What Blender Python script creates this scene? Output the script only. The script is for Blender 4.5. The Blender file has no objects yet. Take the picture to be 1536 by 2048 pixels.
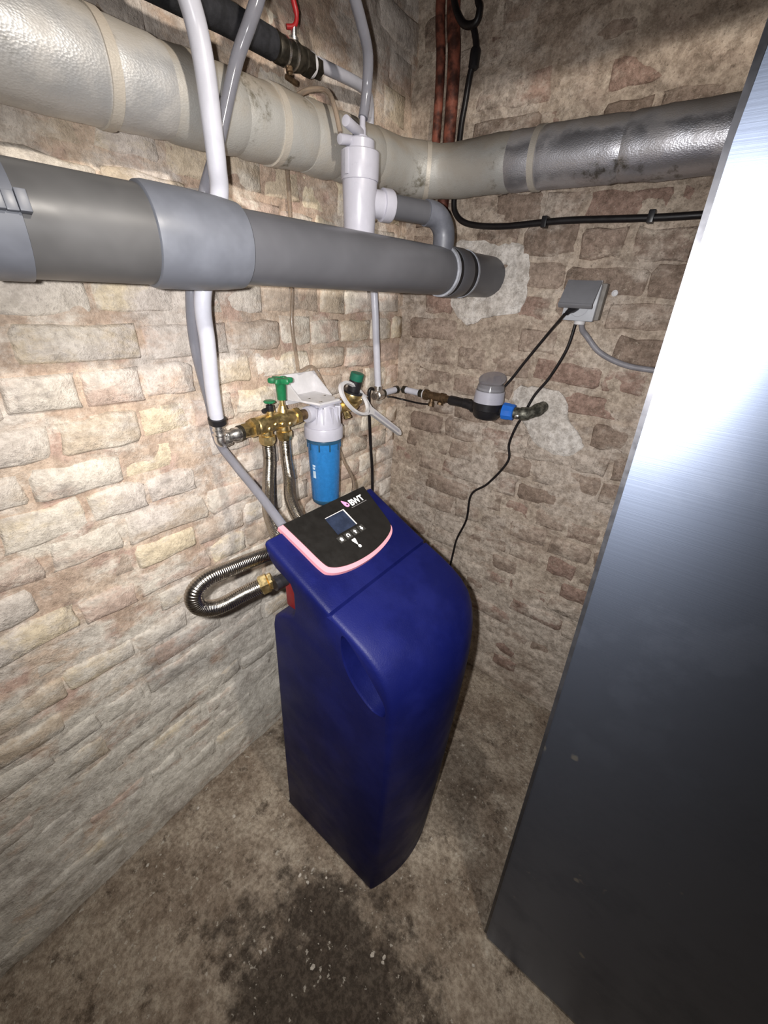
import bpy, bmesh, math, random
from mathutils import Vector, Matrix, noise

random.seed(11)
S = bpy.context.scene
COL = S.collection
PI = math.pi

# ------------------------------------------------------------------ camera
F_PX = 778.0
pitch, roll, yaw = math.radians(29.4), math.radians(3.0), math.radians(36.2)
h = Vector((-math.sin(yaw), math.cos(yaw), 0)); r0 = Vector((math.cos(yaw), math.sin(yaw), 0)); zz = Vector((0, 0, 1))
fw = h*math.cos(pitch) - zz*math.sin(pitch); up0 = h*math.sin(pitch) + zz*math.cos(pitch)
rt = r0*math.cos(roll) + up0*math.sin(roll); up = up0*math.cos(roll) - r0*math.sin(roll)
CAM = Vector((0.789, -1.111, 1.300))
cd = bpy.data.cameras.new('camera'); co = bpy.data.objects.new('camera', cd); COL.objects.link(co)
cd.sensor_fit = 'VERTICAL'; cd.sensor_height = 24.0; cd.lens = F_PX/2048*24.0
cd.clip_start = 0.01
m = Matrix((rt, up, -fw)).transposed().to_4x4(); m.translation = CAM
co.matrix_world = m
S.camera = co

# ------------------------------------------------------------------ light
W = bpy.data.worlds.new('world'); S.world = W; W.use_nodes = True
W.node_tree.nodes['Background'].inputs[0].default_value = (0.5, 0.55, 0.65, 1)
W.node_tree.nodes['Background'].inputs[1].default_value = 0.012

def spot(name, loc, aim, power, size, blend, radius, col):
    l = bpy.data.lights.new(name, 'SPOT'); l.energy = power; l.spot_size = math.radians(size); l.spot_blend = blend
    l.shadow_soft_size = radius; l.color = col
    o = bpy.data.objects.new(name, l); COL.objects.link(o); o.location = loc
    o.rotation_euler = (Vector(aim) - Vector(loc)).to_track_quat('-Z', 'Y').to_euler()
    return o
# phone flash, a finger's width left of the lens
spot('phone_flash', CAM - rt*0.03 + up*0.01, CAM + fw + up*0.03, 50, 130, 1.0, 0.006, (1.0, 0.985, 0.98))
# cellar lamp in front of the steel cabinet, shaded at the top, shining down and sideways
spot('cellar_lamp', (0.93, -0.86, 1.735), (0.93, -0.86, 0.5), 28, 178, 0.02, 0.02, (1.0, 0.93, 0.84))

S.view_settings.view_transform = 'Standard'; S.view_settings.look = 'None'
S.view_settings.exposure = 0.0; S.view_settings.gamma = 1.0; S.view_settings.use_curve_mapping = False

# ------------------------------------------------------------------ materials
def newmat(name):
    m = bpy.data.materials.new(name); m.use_nodes = True
    nt = m.node_tree; return m, nt, nt.nodes['Principled BSDF']
def N(nt, t, **kw):
    n = nt.nodes.new(t)
    for k, v in kw.items():
        if k.startswith('i_'): n.inputs[k[2:].replace('_', ' ')].default_value = v
        else: setattr(n, k, v)
    return n
def c4(c): return (c[0], c[1], c[2], 1.0)
def mixc(nt, fac, a, b, bt='MIX'):
    n = nt.nodes.new('ShaderNodeMix'); n.data_type = 'RGBA'; n.blend_type = bt
    for i, v in ((0, fac), (6, a), (7, b)):
        if hasattr(v, 'is_output'): nt.links.new(v, n.inputs[i])
        elif isinstance(v, (int, float)): n.inputs[i].default_value = v
        else: n.inputs[i].default_value = c4(v)
    return n.outputs[2]
def ramp(nt, src, lo, hi, a=0.0, b=1.0):
    n = nt.nodes.new('ShaderNodeMapRange'); n.clamp = True; n.interpolation_type = 'SMOOTHSTEP'
    n.inputs[1].default_value = lo; n.inputs[2].default_value = hi; n.inputs[3].default_value = a; n.inputs[4].default_value = b
    nt.links.new(src, n.inputs[0]); return n.outputs[0]
def nz(nt, vec, scale, detail=5, rough=0.6, off=None):
    n = nt.nodes.new('ShaderNodeTexNoise'); n.inputs['Scale'].default_value = scale
    n.inputs['Detail'].default_value = detail; n.inputs['Roughness'].default_value = rough
    if off is not None:
        a = nt.nodes.new('ShaderNodeVectorMath'); a.operation = 'ADD'; a.inputs[1].default_value = off
        nt.links.new(vec, a.inputs[0]); vec = a.outputs[0]
    nt.links.new(vec, n.inputs['Vector']); return n.outputs['Fac']
def math2(nt, op, a, b=None):
    n = nt.nodes.new('ShaderNodeMath'); n.operation = op
    for i, v in enumerate((a, b)):
        if v is None: continue
        if hasattr(v, 'is_output'): nt.links.new(v, n.inputs[i])
        else: n.inputs[i].default_value = v
    return n.outputs[0]
def bump(nt, bs, hgt, strength, dist=0.002, prev=None):
    b = nt.nodes.new('ShaderNodeBump'); b.inputs['Strength'].default_value = strength; b.inputs['Distance'].default_value = dist
    nt.links.new(hgt, b.inputs['Height'])
    if prev is not None: nt.links.new(prev, b.inputs['Normal'])
    if bs is not None: nt.links.new(b.outputs[0], bs.inputs['Normal'])
    return b.outputs[0]

def plain(name, col, rough=0.5, metal=0.0, spec=0.5, vary=0.12, scale=30, bumps=0.0, bscale=200, coat=0.0, trans=0.0, ior=1.45, alpha=None):
    m, nt, bs = newmat(name)
    g = N(nt, 'ShaderNodeNewGeometry')
    f = nz(nt, g.outputs['Position'], scale, 4)
    f = ramp(nt, f, 0.35, 0.7)
    dk = tuple(x*(1-vary*1.6) for x in col); lt = tuple(min(1, x*(1+vary*0.5)) for x in col)
    nt.links.new(mixc(nt, f, dk, lt), bs.inputs['Base Color'])
    rr = ramp(nt, nz(nt, g.outputs['Position'], scale*2.3, 3), 0.3, 0.7, rough*0.85, min(1, rough*1.2))
    nt.links.new(rr, bs.inputs['Roughness'])
    bs.inputs['Metallic'].default_value = metal; bs.inputs['Specular IOR Level'].default_value = spec
    bs.inputs['Coat Weight'].default_value = coat; bs.inputs['IOR'].default_value = ior
    bs.inputs['Transmission Weight'].default_value = trans
    if alpha is not None: bs.inputs['Alpha'].default_value = alpha
    if bumps > 0: bump(nt, bs, nz(nt, g.outputs['Position'], bscale, 3), bumps, 0.0008)
    return m

def masonry(name, tones, wash, dirt, wash_lo, wash_hi, dirt_amt=0.5, rnd=True, low_wash=None, seed=0.0, along=(1, 1, 1), grit=1.0):
    """worn brick / mortar: per-brick tone, patchy limewash running over joints, dark blotches and pits"""
    m, nt, bs = newmat(name)
    g = N(nt, 'ShaderNodeNewGeometry'); P = g.outputs['Position']
    if rnd:
        oi = N(nt, 'ShaderNodeObjectInfo'); R = oi.outputs['Random']
        f1 = ramp(nt, R, 0.1, 0.9)
        f3 = ramp(nt, math2(nt, 'FRACT', math2(nt, 'MULTIPLY', R, 17.31)), 0.6, 0.8)
    else:
        f1 = ramp(nt, nz(nt, P, 6, 2, off=(seed, 1, 2)), 0.38, 0.62)
        f3 = ramp(nt, nz(nt, P, 13, 2, off=(seed, 5, 9)), 0.5, 0.66)
    c = mixc(nt, f1, tones[0], tones[1]); c = mixc(nt, f3, c, tones[2])
    mp = N(nt, 'ShaderNodeMapping'); mp.inputs['Scale'].default_value = along; nt.links.new(P, mp.inputs[0]); Q = mp.outputs[0]
    w1 = nz(nt, Q, 13, 6, 0.70, off=(3+seed, 0, 0)); w2 = nz(nt, P, 3.1, 2, 0.5, off=(0, 7, seed))
    w = math2(nt, 'ADD', math2(nt, 'MULTIPLY', w1, 0.65), math2(nt, 'MULTIPLY', w2, 0.35))
    if rnd: w = math2(nt, 'ADD', w, math2(nt, 'MULTIPLY', math2(nt, 'SUBTRACT', math2(nt, 'FRACT', math2(nt, 'MULTIPLY', R, 7.77)), 0.5), 0.13))
    if low_wash:
        sx = N(nt, 'ShaderNodeSeparateXYZ'); nt.links.new(P, sx.inputs[0])
        w = math2(nt, 'ADD', w, ramp(nt, sx.outputs[2], low_wash[0], low_wash[1], low_wash[2], 0.0))
    wm = ramp(nt, w, wash_lo, wash_hi)
    wcol = mixc(nt, ramp(nt, w2, 0.42, 0.6), wash[0], wash[1])
    if low_wash: wcol = mixc(nt, ramp(nt, sx.outputs[2], 0.25, 0.95, 0.75, 0.0), wcol, wash[2])
    c = mixc(nt, wm, c, wcol)
    dn_ = nz(nt, Q, 19, 6, 0.72, off=(0, 2, 8+seed))
    c = mixc(nt, ramp(nt, dn_, 0.54, 0.70, 0, dirt_amt), c, dirt)
    mid = nz(nt, P, 55, 5, 0.78)
    c = mixc(nt, 1.0, c, mixc(nt, ramp(nt, mid, 0.34, 0.66), (1-0.38*grit, 1-0.40*grit, 1-0.42*grit), (1+0.16*grit,)*3), 'MULTIPLY')
    fine = nz(nt, P, 150, 3, 0.75)
    c = mixc(nt, ramp(nt, fine, 0.57, 0.70, 0, 0.6*grit), c, tuple(x*0.75 for x in dirt))
    c = mixc(nt, ramp(nt, fine, 0.42, 0.30, 0, 0.45*grit), c, wash[0])
    nt.links.new(c, bs.inputs['Base Color'])
    bs.inputs['Roughness'].default_value = 0.95; bs.inputs['Specular IOR Level'].default_value = 0.12
    hgt = math2(nt, 'ADD', math2(nt, 'MULTIPLY', mid, 1.0), math2(nt, 'MULTIPLY', fine, 0.35))
    bump(nt, bs, hgt, 0.85, 0.0055)
    return m

M = {}
LW = [(0.74, 0.67, 0.57), (0.66, 0.59, 0.53), (0.68, 0.65, 0.58)]
M['brick_l'] = masonry('limewashed_brick', [(0.52, 0.42, 0.34), (0.72, 0.61, 0.44), (0.60, 0.46, 0.38)], LW, (0.27, 0.235, 0.215), 0.43, 0.55, 0.62, True, (0.1, 0.9, 0.05), 0.0, (1, 0.55, 1), 0.62)
M['mortar_l'] = masonry('sandy_mortar', [(0.52, 0.39, 0.30), (0.62, 0.49, 0.38), (0.52, 0.37, 0.30)], LW, (0.24, 0.195, 0.165), 0.47, 0.59, 0.5, False, (0.1, 1.0, 0.12), 0.0, (1, 0.55, 1), 0.68)
RW = [(0.61, 0.515, 0.42), (0.53, 0.455, 0.39), (0.59, 0.51, 0.43)]
M['brick_r'] = masonry('brown_brick', [(0.29, 0.22, 0.175), (0.40, 0.315, 0.255), (0.34, 0.235, 0.19)], RW, (0.115, 0.085, 0.065), 0.50, 0.62, 0.6, True, (0.1, 1.0, 0.09), 5.0, (0.55, 1, 1))
M['mortar_r'] = masonry('tan_mortar', [(0.40, 0.32, 0.255), (0.50, 0.415, 0.335), (0.42, 0.335, 0.27)], RW, (0.14, 0.105, 0.08), 0.47, 0.60, 0.55, False, (0.1, 1.0, 0.10), 5.0, (0.55, 1, 1))
M['plaster'] = masonry('grey_plaster', [(0.60, 0.55, 0.50), (0.68, 0.63, 0.58), (0.58, 0.53, 0.48)], [(0.70, 0.66, 0.62), (0.64, 0.60, 0.56), (0.6, 0.56, 0.5)], (0.30, 0.27, 0.24), 0.45, 0.6, 0.35, False, None, 13.0)
M['plain_wall'] = plain('dark_rubble', (0.20, 0.155, 0.12), 0.95, spec=0.1, vary=0.4, scale=9)

def floor_mat():
    m, nt, bs = newmat('cellar_floor')
    g = N(nt, 'ShaderNodeNewGeometry'); P = g.outputs['Position']
    c = mixc(nt, ramp(nt, nz(nt, P, 6, 5, 0.72), 0.36, 0.64), (0.26, 0.205, 0.155), (0.46, 0.39, 0.31))
    c = mixc(nt, ramp(nt, nz(nt, P, 16, 6, 0.76, off=(2, 0, 0)), 0.50, 0.68, 0, 0.8), c, (0.48, 0.42, 0.34))
    c = mixc(nt, ramp(nt, nz(nt, P, 15, 6, 0.78, off=(9, 4, 0)), 0.53, 0.67, 0, 0.8), c, (0.09, 0.066, 0.048))
    grit = nz(nt, P, 95, 4, 0.75, off=(5, 5, 1))
    c = mixc(nt, 1.0, c, mixc(nt, ramp(nt, grit, 0.32, 0.68), (0.68, 0.65, 0.62), (1.25, 1.25, 1.25)), 'MULTIPLY')
    # old damp stain in front of the softener; behind it, damp plus painted shadow
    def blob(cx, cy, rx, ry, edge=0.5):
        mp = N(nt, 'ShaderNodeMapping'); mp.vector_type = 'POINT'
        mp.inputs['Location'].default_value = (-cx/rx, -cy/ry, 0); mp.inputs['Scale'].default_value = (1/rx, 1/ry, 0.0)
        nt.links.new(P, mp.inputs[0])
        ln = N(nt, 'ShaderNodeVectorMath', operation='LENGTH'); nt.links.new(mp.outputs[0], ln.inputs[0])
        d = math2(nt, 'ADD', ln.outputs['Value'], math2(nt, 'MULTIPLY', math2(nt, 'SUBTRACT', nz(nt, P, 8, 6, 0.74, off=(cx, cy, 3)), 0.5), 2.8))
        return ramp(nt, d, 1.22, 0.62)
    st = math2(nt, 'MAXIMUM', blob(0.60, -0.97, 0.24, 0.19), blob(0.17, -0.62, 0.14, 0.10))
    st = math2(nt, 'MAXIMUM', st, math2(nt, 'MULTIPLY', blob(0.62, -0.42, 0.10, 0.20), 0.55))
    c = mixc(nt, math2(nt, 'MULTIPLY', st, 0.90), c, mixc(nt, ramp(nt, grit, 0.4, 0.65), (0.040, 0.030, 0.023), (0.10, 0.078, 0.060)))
    c = mixc(nt, ramp(nt, nz(nt, P, 70, 4, 0.6, off=(1, 1, 7)), 0.645, 0.69, 0, 0.75), c, (0.60, 0.55, 0.47))
    nt.links.new(c, bs.inputs['Base Color'])
    bs.inputs['Roughness'].default_value = 0.9; bs.inputs['Specular IOR Level'].default_value = 0.25
    hgt = math2(nt, 'ADD', nz(nt, P, 38, 6, 0.7), math2(nt, 'MULTIPLY', nz(nt, P, 150, 3, 0.7), 0.25))
    bump(nt, bs, hgt, 1.0, 0.010)
    return m
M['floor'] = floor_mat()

def foil_mat(name, a, b, metal, rough):
    m, nt, bs = newmat(name)
    tc = N(nt, 'ShaderNodeTexCoord'); g = N(nt, 'ShaderNodeNewGeometry'); P = g.outputs['Position']
    dust = ramp(nt, nz(nt, P, 12, 7, 0.65), 0.42, 0.62)
    sep = N(nt, 'ShaderNodeSeparateXYZ'); nt.links.new(g.outputs['Normal'], sep.inputs[0])
    # dust settled on the upper half
    topd = ramp(nt, math2(nt, 'ADD', sep.outputs[2], math2(nt, 'MULTIPLY', math2(nt, 'SUBTRACT', nz(nt, P, 16, 5), 0.5), 0.9)), 0.15, 0.75)
    dust = math2(nt, 'MAXIMUM', math2(nt, 'MULTIPLY', dust, 0.45), topd)
    c = mixc(nt, dust, a, b)
    st = ramp(nt, nz(nt, P, 9, 8, 0.7, off=(4, 4, 4)), 0.565, 0.66, 0, 0.85)
    c = mixc(nt, st, c, (0.095, 0.08, 0.045))
    nt.links.new(c, bs.inputs['Base Color'])
    nt.links.new(ramp(nt, dust, 0, 1, metal, 0.15), bs.inputs['Metallic'])
    nt.links.new(ramp(nt, dust, 0, 1, rough, 0.8), bs.inputs['Roughness'])
    mp = N(nt, 'ShaderNodeMapping'); mp.inputs['Scale'].default_value = (1, 1, 1.6); nt.links.new(P, mp.inputs[0])
    vo = N(nt, 'ShaderNodeTexVoronoi'); vo.inputs['Scale'].default_value = 330; nt.links.new(mp.outputs[0], vo.inputs['Vector'])
    hgt = math2(nt, 'ADD', math2(nt, 'MULTIPLY', vo.outputs['Distance'], 0.30), math2(nt, 'MULTIPLY', nz(nt, P, 30, 3), 0.7))
    bump(nt, bs, hgt, 0.38, 0.0020)
    return m
M['foil_old'] = foil_mat('dusty_foil_jacket', (0.42, 0.41, 0.385), (0.34, 0.295, 0.24), 0.30, 0.55)
M['foil_new'] = foil_mat('foil_jacket', (0.56, 0.56, 0.60), (0.36, 0.32, 0.29), 0.88, 0.40)
M['foil_mid'] = foil_mat('worn_foil_jacket', (0.58, 0.58, 0.58), (0.40, 0.365, 0.32), 0.62, 0.46)
M['foil_tape'] = foil_mat('foil_tape', (0.52, 0.48, 0.42), (0.46, 0.40, 0.33), 0.3, 0.55)

def steel_sheet():
    m, nt, bs = newmat('brushed_steel')
    g = N(nt, 'ShaderNodeNewGeometry'); P = g.outputs['Position']
    mp = N(nt, 'ShaderNodeMapping'); mp.inputs['Scale'].default_value = (1.2, 1.2, 260); nt.links.new(P, mp.inputs[0])
    br = nz(nt, mp.outputs[0], 3, 4, 0.6)
    sm = ramp(nt, nz(nt, P, 7, 6, 0.65), 0.45, 0.7)
    c = mixc(nt, sm, (0.175, 0.205, 0.275), (0.140, 0.160, 0.208))
    sc = ramp(nt, nz(nt, P, 17, 3, 0.5, off=(3, 1, 4)), 0.70, 0.74)
    c = mixc(nt, sc, c, (0.40, 0.40, 0.39))
    nt.links.new(c, bs.inputs['Base Color'])
    bs.inputs['Metallic'].default_value = 1.0
    nt.links.new(ramp(nt, sm, 0, 1, 0.365, 0.41), bs.inputs['Roughness'])
    bs.inputs['Anisotropic'].default_value = 0.5; bs.inputs['Anisotropic Rotation'].default_value = 0.25
    tg = N(nt, 'ShaderNodeTangent', direction_type='RADIAL', axis='Z'); nt.links.new(tg.outputs[0], bs.inputs['Tangent'])
    bump(nt, bs, br, 0.10, 0.0006)
    return m
M['steel_sheet'] = steel_sheet()
M['steel_edge'] = plain('dark_steel_edge', (0.10, 0.10, 0.11), 0.4, 0.8)

def blue_shell():
    m, nt, bs = newmat('blue_grained_plastic')
    g = N(nt, 'ShaderNodeNewGeometry'); P = g.outputs['Position']
    c = mixc(nt, ramp(nt, nz(nt, P, 9, 5), 0.4, 0.65), (0.0030, 0.0046, 0.047), (0.0054, 0.0076, 0.066))
    sc = ramp(nt, nz(nt, P, 26, 7, 0.7), 0.70, 0.74, 0, 0.35)
    c = mixc(nt, sc, c, (0.25, 0.25, 0.3))
    nt.links.new(c, bs.inputs['Base Color'])
    nt.links.new(ramp(nt, nz(nt, P, 14, 5), 0.3, 0.7, 0.40, 0.52), bs.inputs['Roughness'])
    bs.inputs['Specular IOR Level'].default_value = 0.16
    bump(nt, bs, nz(nt, P, 420, 3), 0.35, 0.001)
    return m
M['blue'] = blue_shell()
M['gray_pvc'] = plain('grey_pvc', (0.098, 0.098, 0.108), 0.36, vary=0.10, scale=6)
M['gray_pvc_old'] = plain('dusty_grey_pvc', (0.085, 0.083, 0.083), 0.42, vary=0.15, scale=6)
M['gray_pvc_light'] = plain('light_grey_pvc', (0.130, 0.137, 0.160), 0.42, vary=0.12, scale=12)
M['pvc_rim'] = plain('pale_pvc_rim', (0.36, 0.37, 0.41), 0.42, vary=0.2, scale=50)
M['gray_elbow'] = plain('mid_grey_pvc', (0.13, 0.135, 0.16), 0.40, vary=0.2, scale=25)
M['white_pl'] = plain('white_plastic', (0.43, 0.423, 0.48), 0.32, vary=0.04)
M['white_pipe'] = plain('white_pipe_plastic', (0.52, 0.52, 0.58), 0.36, vary=0.05)
M['white_dull'] = plain('dull_white_plastic', (0.62, 0.605, 0.615), 0.5, vary=0.06, scale=40)
M['rubber'] = plain('black_rubber', (0.012, 0.011, 0.012), 0.5, vary=0.2)
M['black_pl'] = plain('black_plastic', (0.015, 0.014, 0.016), 0.35, vary=0.2)
M['cable'] = plain('black_cable_sheath', (0.010, 0.008, 0.009), 0.42, vary=0.2)
M['gray_cable'] = plain('grey_cable_sheath', (0.25, 0.24, 0.26), 0.5)
M['foam'] = plain('black_pipe_foam', (0.022, 0.022, 0.026), 0.85, vary=0.3, scale=60, bumps=0.6)
M['brass'] = plain('brass', (0.80, 0.62, 0.30), 0.36, 1.0, vary=0.2, scale=60)
M['brass_dull'] = plain('tarnished_brass', (0.20, 0.13, 0.075), 0.5, 0.8, vary=0.35, scale=70, bumps=0.4)
M['brass_dark'] = plain('dark_bronze', (0.075, 0.065, 0.05), 0.5, 0.7, vary=0.35, scale=70)
M['chrome'] = plain('nickel_plate', (0.86, 0.84, 0.82), 0.30, 1.0, vary=0.12, scale=80)
M['inox'] = plain('corrugated_inox', (0.42, 0.39, 0.35), 0.24, 1.0, vary=0.1, scale=80)
M['green'] = plain('green_plastic', (0.012, 0.16, 0.060), 0.42, vary=0.15)
M['green_dk'] = plain('dark_green_plastic', (0.010, 0.125, 0.075), 0.45, vary=0.1)
M['red'] = plain('red_plastic', (0.16, 0.006, 0.008), 0.45)
M['red_lever'] = plain('red_lever_paint', (0.33, 0.012, 0.015), 0.45)
M['rust'] = plain('rust_red_paint', (0.20, 0.060, 0.036), 0.65, vary=0.5, scale=45, bumps=0.6, bscale=120)
M['pink'] = plain('pink_plastic', (0.60, 0.25, 0.29), 0.5, vary=0.03)
M['panel_black'] = plain('black_panel_film', (0.010, 0.009, 0.008), 0.38, vary=0.1)
M['screen'] = plain('dark_display', (0.022, 0.030, 0.055), 0.18, vary=0.2, scale=60)
M['screen_edge'] = plain('display_bezel', (0.72, 0.66, 0.62), 0.4, vary=0.02)
M['btn'] = plain('button_film', (0.035, 0.033, 0.03), 0.4, vary=0.05)
M['white_ink'] = plain('white_print', (0.85, 0.84, 0.82), 0.5, vary=0.01)
M['pink_ink'] = plain('pink_print', (0.80, 0.30, 0.52), 0.5, vary=0.01)
M['grey_ink'] = plain('grey_print', (0.20, 0.19, 0.19), 0.5, vary=0.01)
M['sump'] = plain('translucent_blue_bowl', (0.024, 0.165, 0.43), 0.25, vary=0.08, scale=120, bumps=0.0)
M['sump_dk'] = plain('blue_bowl_rim', (0.020, 0.075, 0.14), 0.3, vary=0.1)
M['label'] = plain('printed_sticker', (0.55, 0.68, 0.80), 0.5)
M['blue_nut'] = plain('blue_plastic', (0.020, 0.155, 0.62), 0.4, vary=0.1)
M['verdigris'] = plain('weathered_brass', (0.17, 0.165, 0.135), 0.55, 0.6, vary=0.45, scale=90, bumps=0.4)
M['socket_lid'] = plain('grey_socket_lid', (0.20, 0.20, 0.215), 0.45, vary=0.05)
M['socket_box'] = plain('pale_grey_plastic', (0.46, 0.47, 0.50), 0.5, vary=0.06)
M['socket_back'] = plain('grey_socket_base', (0.22, 0.20, 0.18), 0.6, vary=0.1)
M['clear_hose'] = plain('clear_pvc_hose', (0.30, 0.30, 0.34), 0.14, spec=0.6, vary=0.05, trans=0.45, ior=1.3)
M['thin_tube'] = plain('clear_thin_tube', (0.55, 0.45, 0.36), 0.15, spec=0.6, vary=0.05, trans=0.7, ior=1.25)
M['clear_lid'] = plain('clear_smoked_plastic', (0.72, 0.70, 0.74), 0.12, spec=0.6, vary=0.02, trans=0.8, ior=1.2)
M['chip'] = plain('plaster_crumb', (0.66, 0.60, 0.52), 0.9, vary=0.2, scale=80)

# ------------------------------------------------------------------ builders
def thing(name, label, cat, loc=(0, 0, 0), group=None):
    o = bpy.data.objects.new(name, None); COL.objects.link(o); o.location = loc; o.empty_display_size = 0.02
    o['label'] = label; o['category'] = cat
    if group: o['group'] = group
    return o
def base_of(p):
    v = Vector((0, 0, 0))
    while p is not None: v += Vector(p.location); p = p.parent
    return v
def obj(name, bm, mat, parent=None, smooth=True, angle=40, origin=None):
    off = base_of(parent) if parent is not None else Vector(origin or (0, 0, 0))
    bmesh.ops.recalc_face_normals(bm, faces=bm.faces[:])
    for v in bm.verts: v.co -= off
    me = bpy.data.meshes.new(name)
    if smooth:
        for f in bm.faces: f.smooth = True
        ca = math.radians(angle)
        for e in bm.edges:
            if len(e.link_faces) == 2 and e.calc_face_angle(0) > ca: e.smooth = False
    bm.to_mesh(me); bm.free()
    me.materials.append(mat)
    o = bpy.data.objects.new(name, me); COL.objects.link(o)
    if parent is not None: o.parent = parent
    else: o.location = off
    return o
def tag(o, label, cat, group=None):
    o['label'] = label; o['category'] = cat
    if group: o['group'] = group
    return o
def BM(): return bmesh.new()
def V(*a): return Vector(a)

def catmull(pts, sub=6):
    P = [Vector(p) for p in pts]
    if len(P) < 3: return P
    out = []
    for i in range(len(P)-1):
        p0 = P[max(i-1, 0)]; p1 = P[i]; p2 = P[i+1]; p3 = P[min(i+2, len(P)-1)]
        for k in range(sub):
            t = k/sub
            out.append(0.5*((2*p1) + (p2-p0)*t + (2*p0-5*p1+4*p2-p3)*t*t + (3*p1-p0-3*p2+p3)*t**3))
    out.append(P[-1]); return out
def tube(bm, pts, r, seg=14, caps=True, phase=0.0):
    P = [Vector(p) for p in pts]; n = len(P)
    R = r if isinstance(r, (list, tuple)) else [r]*n
    T = []
    for i in range(n):
        a = P[max(i-1, 0)]; b = P[min(i+1, n-1)]
        t = (b-a)
        if t.length < 1e-9: t = T[-1].copy() if T else V(0, 0, 1)
        T.append(t.normalized())
    ref = V(0, 0, 1) if abs(T[0].z) < 0.9 else V(1, 0, 0)
    u = (ref - T[0]*ref.dot(T[0])).normalized()
    rings = []
    for i in range(n):
        u = (u - T[i]*u.dot(T[i])).normalized(); v = T[i].cross(u)
        rings.append([bm.verts.new(P[i] + (u*math.cos(phase+2*PI*k/seg) + v*math.sin(phase+2*PI*k/seg))*R[i]) for k in range(seg)])
    for i in range(n-1):
        for k in range(seg):
            bm.faces.new((rings[i][k], rings[i][(k+1) % seg], rings[i+1][(k+1) % seg], rings[i+1][k]))
    if caps:
        bm.faces.new(rings[0][::-1]); bm.faces.new(rings[-1])
    return bm
def lathe(bm, a, axis, prof, seg=28, phase=0.0):
    """prof: list of (distance along axis, radius)"""
    a = Vector(a); d = Vector(axis).normalized()
    ref = V(0, 0, 1) if abs(d.z) < 0.9 else V(1, 0, 0)
    u = (ref - d*ref.dot(d)).normalized(); v = d.cross(u)
    rings = []
    for t, r in prof:
        rings.append([bm.verts.new(a + d*t + (u*math.cos(phase+2*PI*k/seg) + v*math.sin(phase+2*PI*k/seg))*max(r, 1e-4)) for k in range(seg)])
    for i in range(len(rings)-1):
        for k in range(seg):
            bm.faces.new((rings[i][k], rings[i][(k+1) % seg], rings[i+1][(k+1) % seg], rings[i+1][k]))
    bm.faces.new(rings[0][::-1]); bm.faces.new(rings[-1])
    return bm
def cyl(bm, a, b, r, seg=24, bev=0.0):
    a = Vector(a); b = Vector(b); L = (b-a).length; bv = min(bev, L*0.4)
    prof = [(0, r), (L, r)] if bv <= 0 else [(0, r-bv), (bv*0.3, r-bv*0.3), (bv, r), (L-bv, r), (L-bv*0.3, r-bv*0.3), (L, r-bv)]
    return lathe(bm, a, b-a, prof, seg)
def hexnut(bm, a, b, r, bev=0.0012):
    a = Vector(a); b = Vector(b); L = (b-a).length
    return lathe(bm, a, b-a, [(0, r-bev*2), (bev, r), (L-bev, r), (L, r-bev*2)], 6)
def box(bm, lo, hi, bev=0.0, mat=None):
    r = bmesh.ops.create_cube(bm, size=1.0); vs = r['verts']
    lo = Vector(lo); hi = Vector(hi)
    for v in vs:
        v.co = Vector(((lo[i]+hi[i])/2 + v.co[i]*(hi[i]-lo[i]) for i in range(3)))
    if bev > 0:
        es = list({e for v in vs for e in v.link_edges})
        rr = bmesh.ops.bevel(bm, geom=es, offset=bev, segments=2, affect='EDGES', profile=0.6)
        vs = list({v for f in rr['faces'] for v in f.verts} | {v for v in vs if v.is_valid})
    if mat is not None:
        for v in vs: v.co = mat @ v.co
    return bm
def prism(bm, poly, fn, d0, d1):
    """poly: 2-D outline, fn(a, b, d) -> point"""
    A = [bm.verts.new(fn(p[0], p[1], d0)) for p in poly]; B = [bm.verts.new(fn(p[0], p[1], d1)) for p in poly]
    n = len(poly)
    for i in range(n): bm.faces.new((A[i], A[(i+1) % n], B[(i+1) % n], B[i]))
    bm.faces.new(A[::-1]); bm.faces.new(B)
    return bm
def smoothpoly(pts, it=2):
    for _ in range(it):
        q = []
        for i in range(len(pts)):
            a = pts[i]; b = pts[(i+1) % len(pts)]
            q.append((a[0]*0.75+b[0]*0.25, a[1]*0.75+b[1]*0.25)); q.append((a[0]*0.25+b[0]*0.75, a[1]*0.25+b[1]*0.75))
        pts = q
    return pts
def tube_thing(name, label, cat, pts, r, mat, seg=14, sub=8, group=None, part=None):
    P = catmull(pts, sub); o = obj(name, tube(BM(), P, r, seg), mat, origin=tuple(P[-1]))
    return tag(o, label, cat, group)

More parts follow.
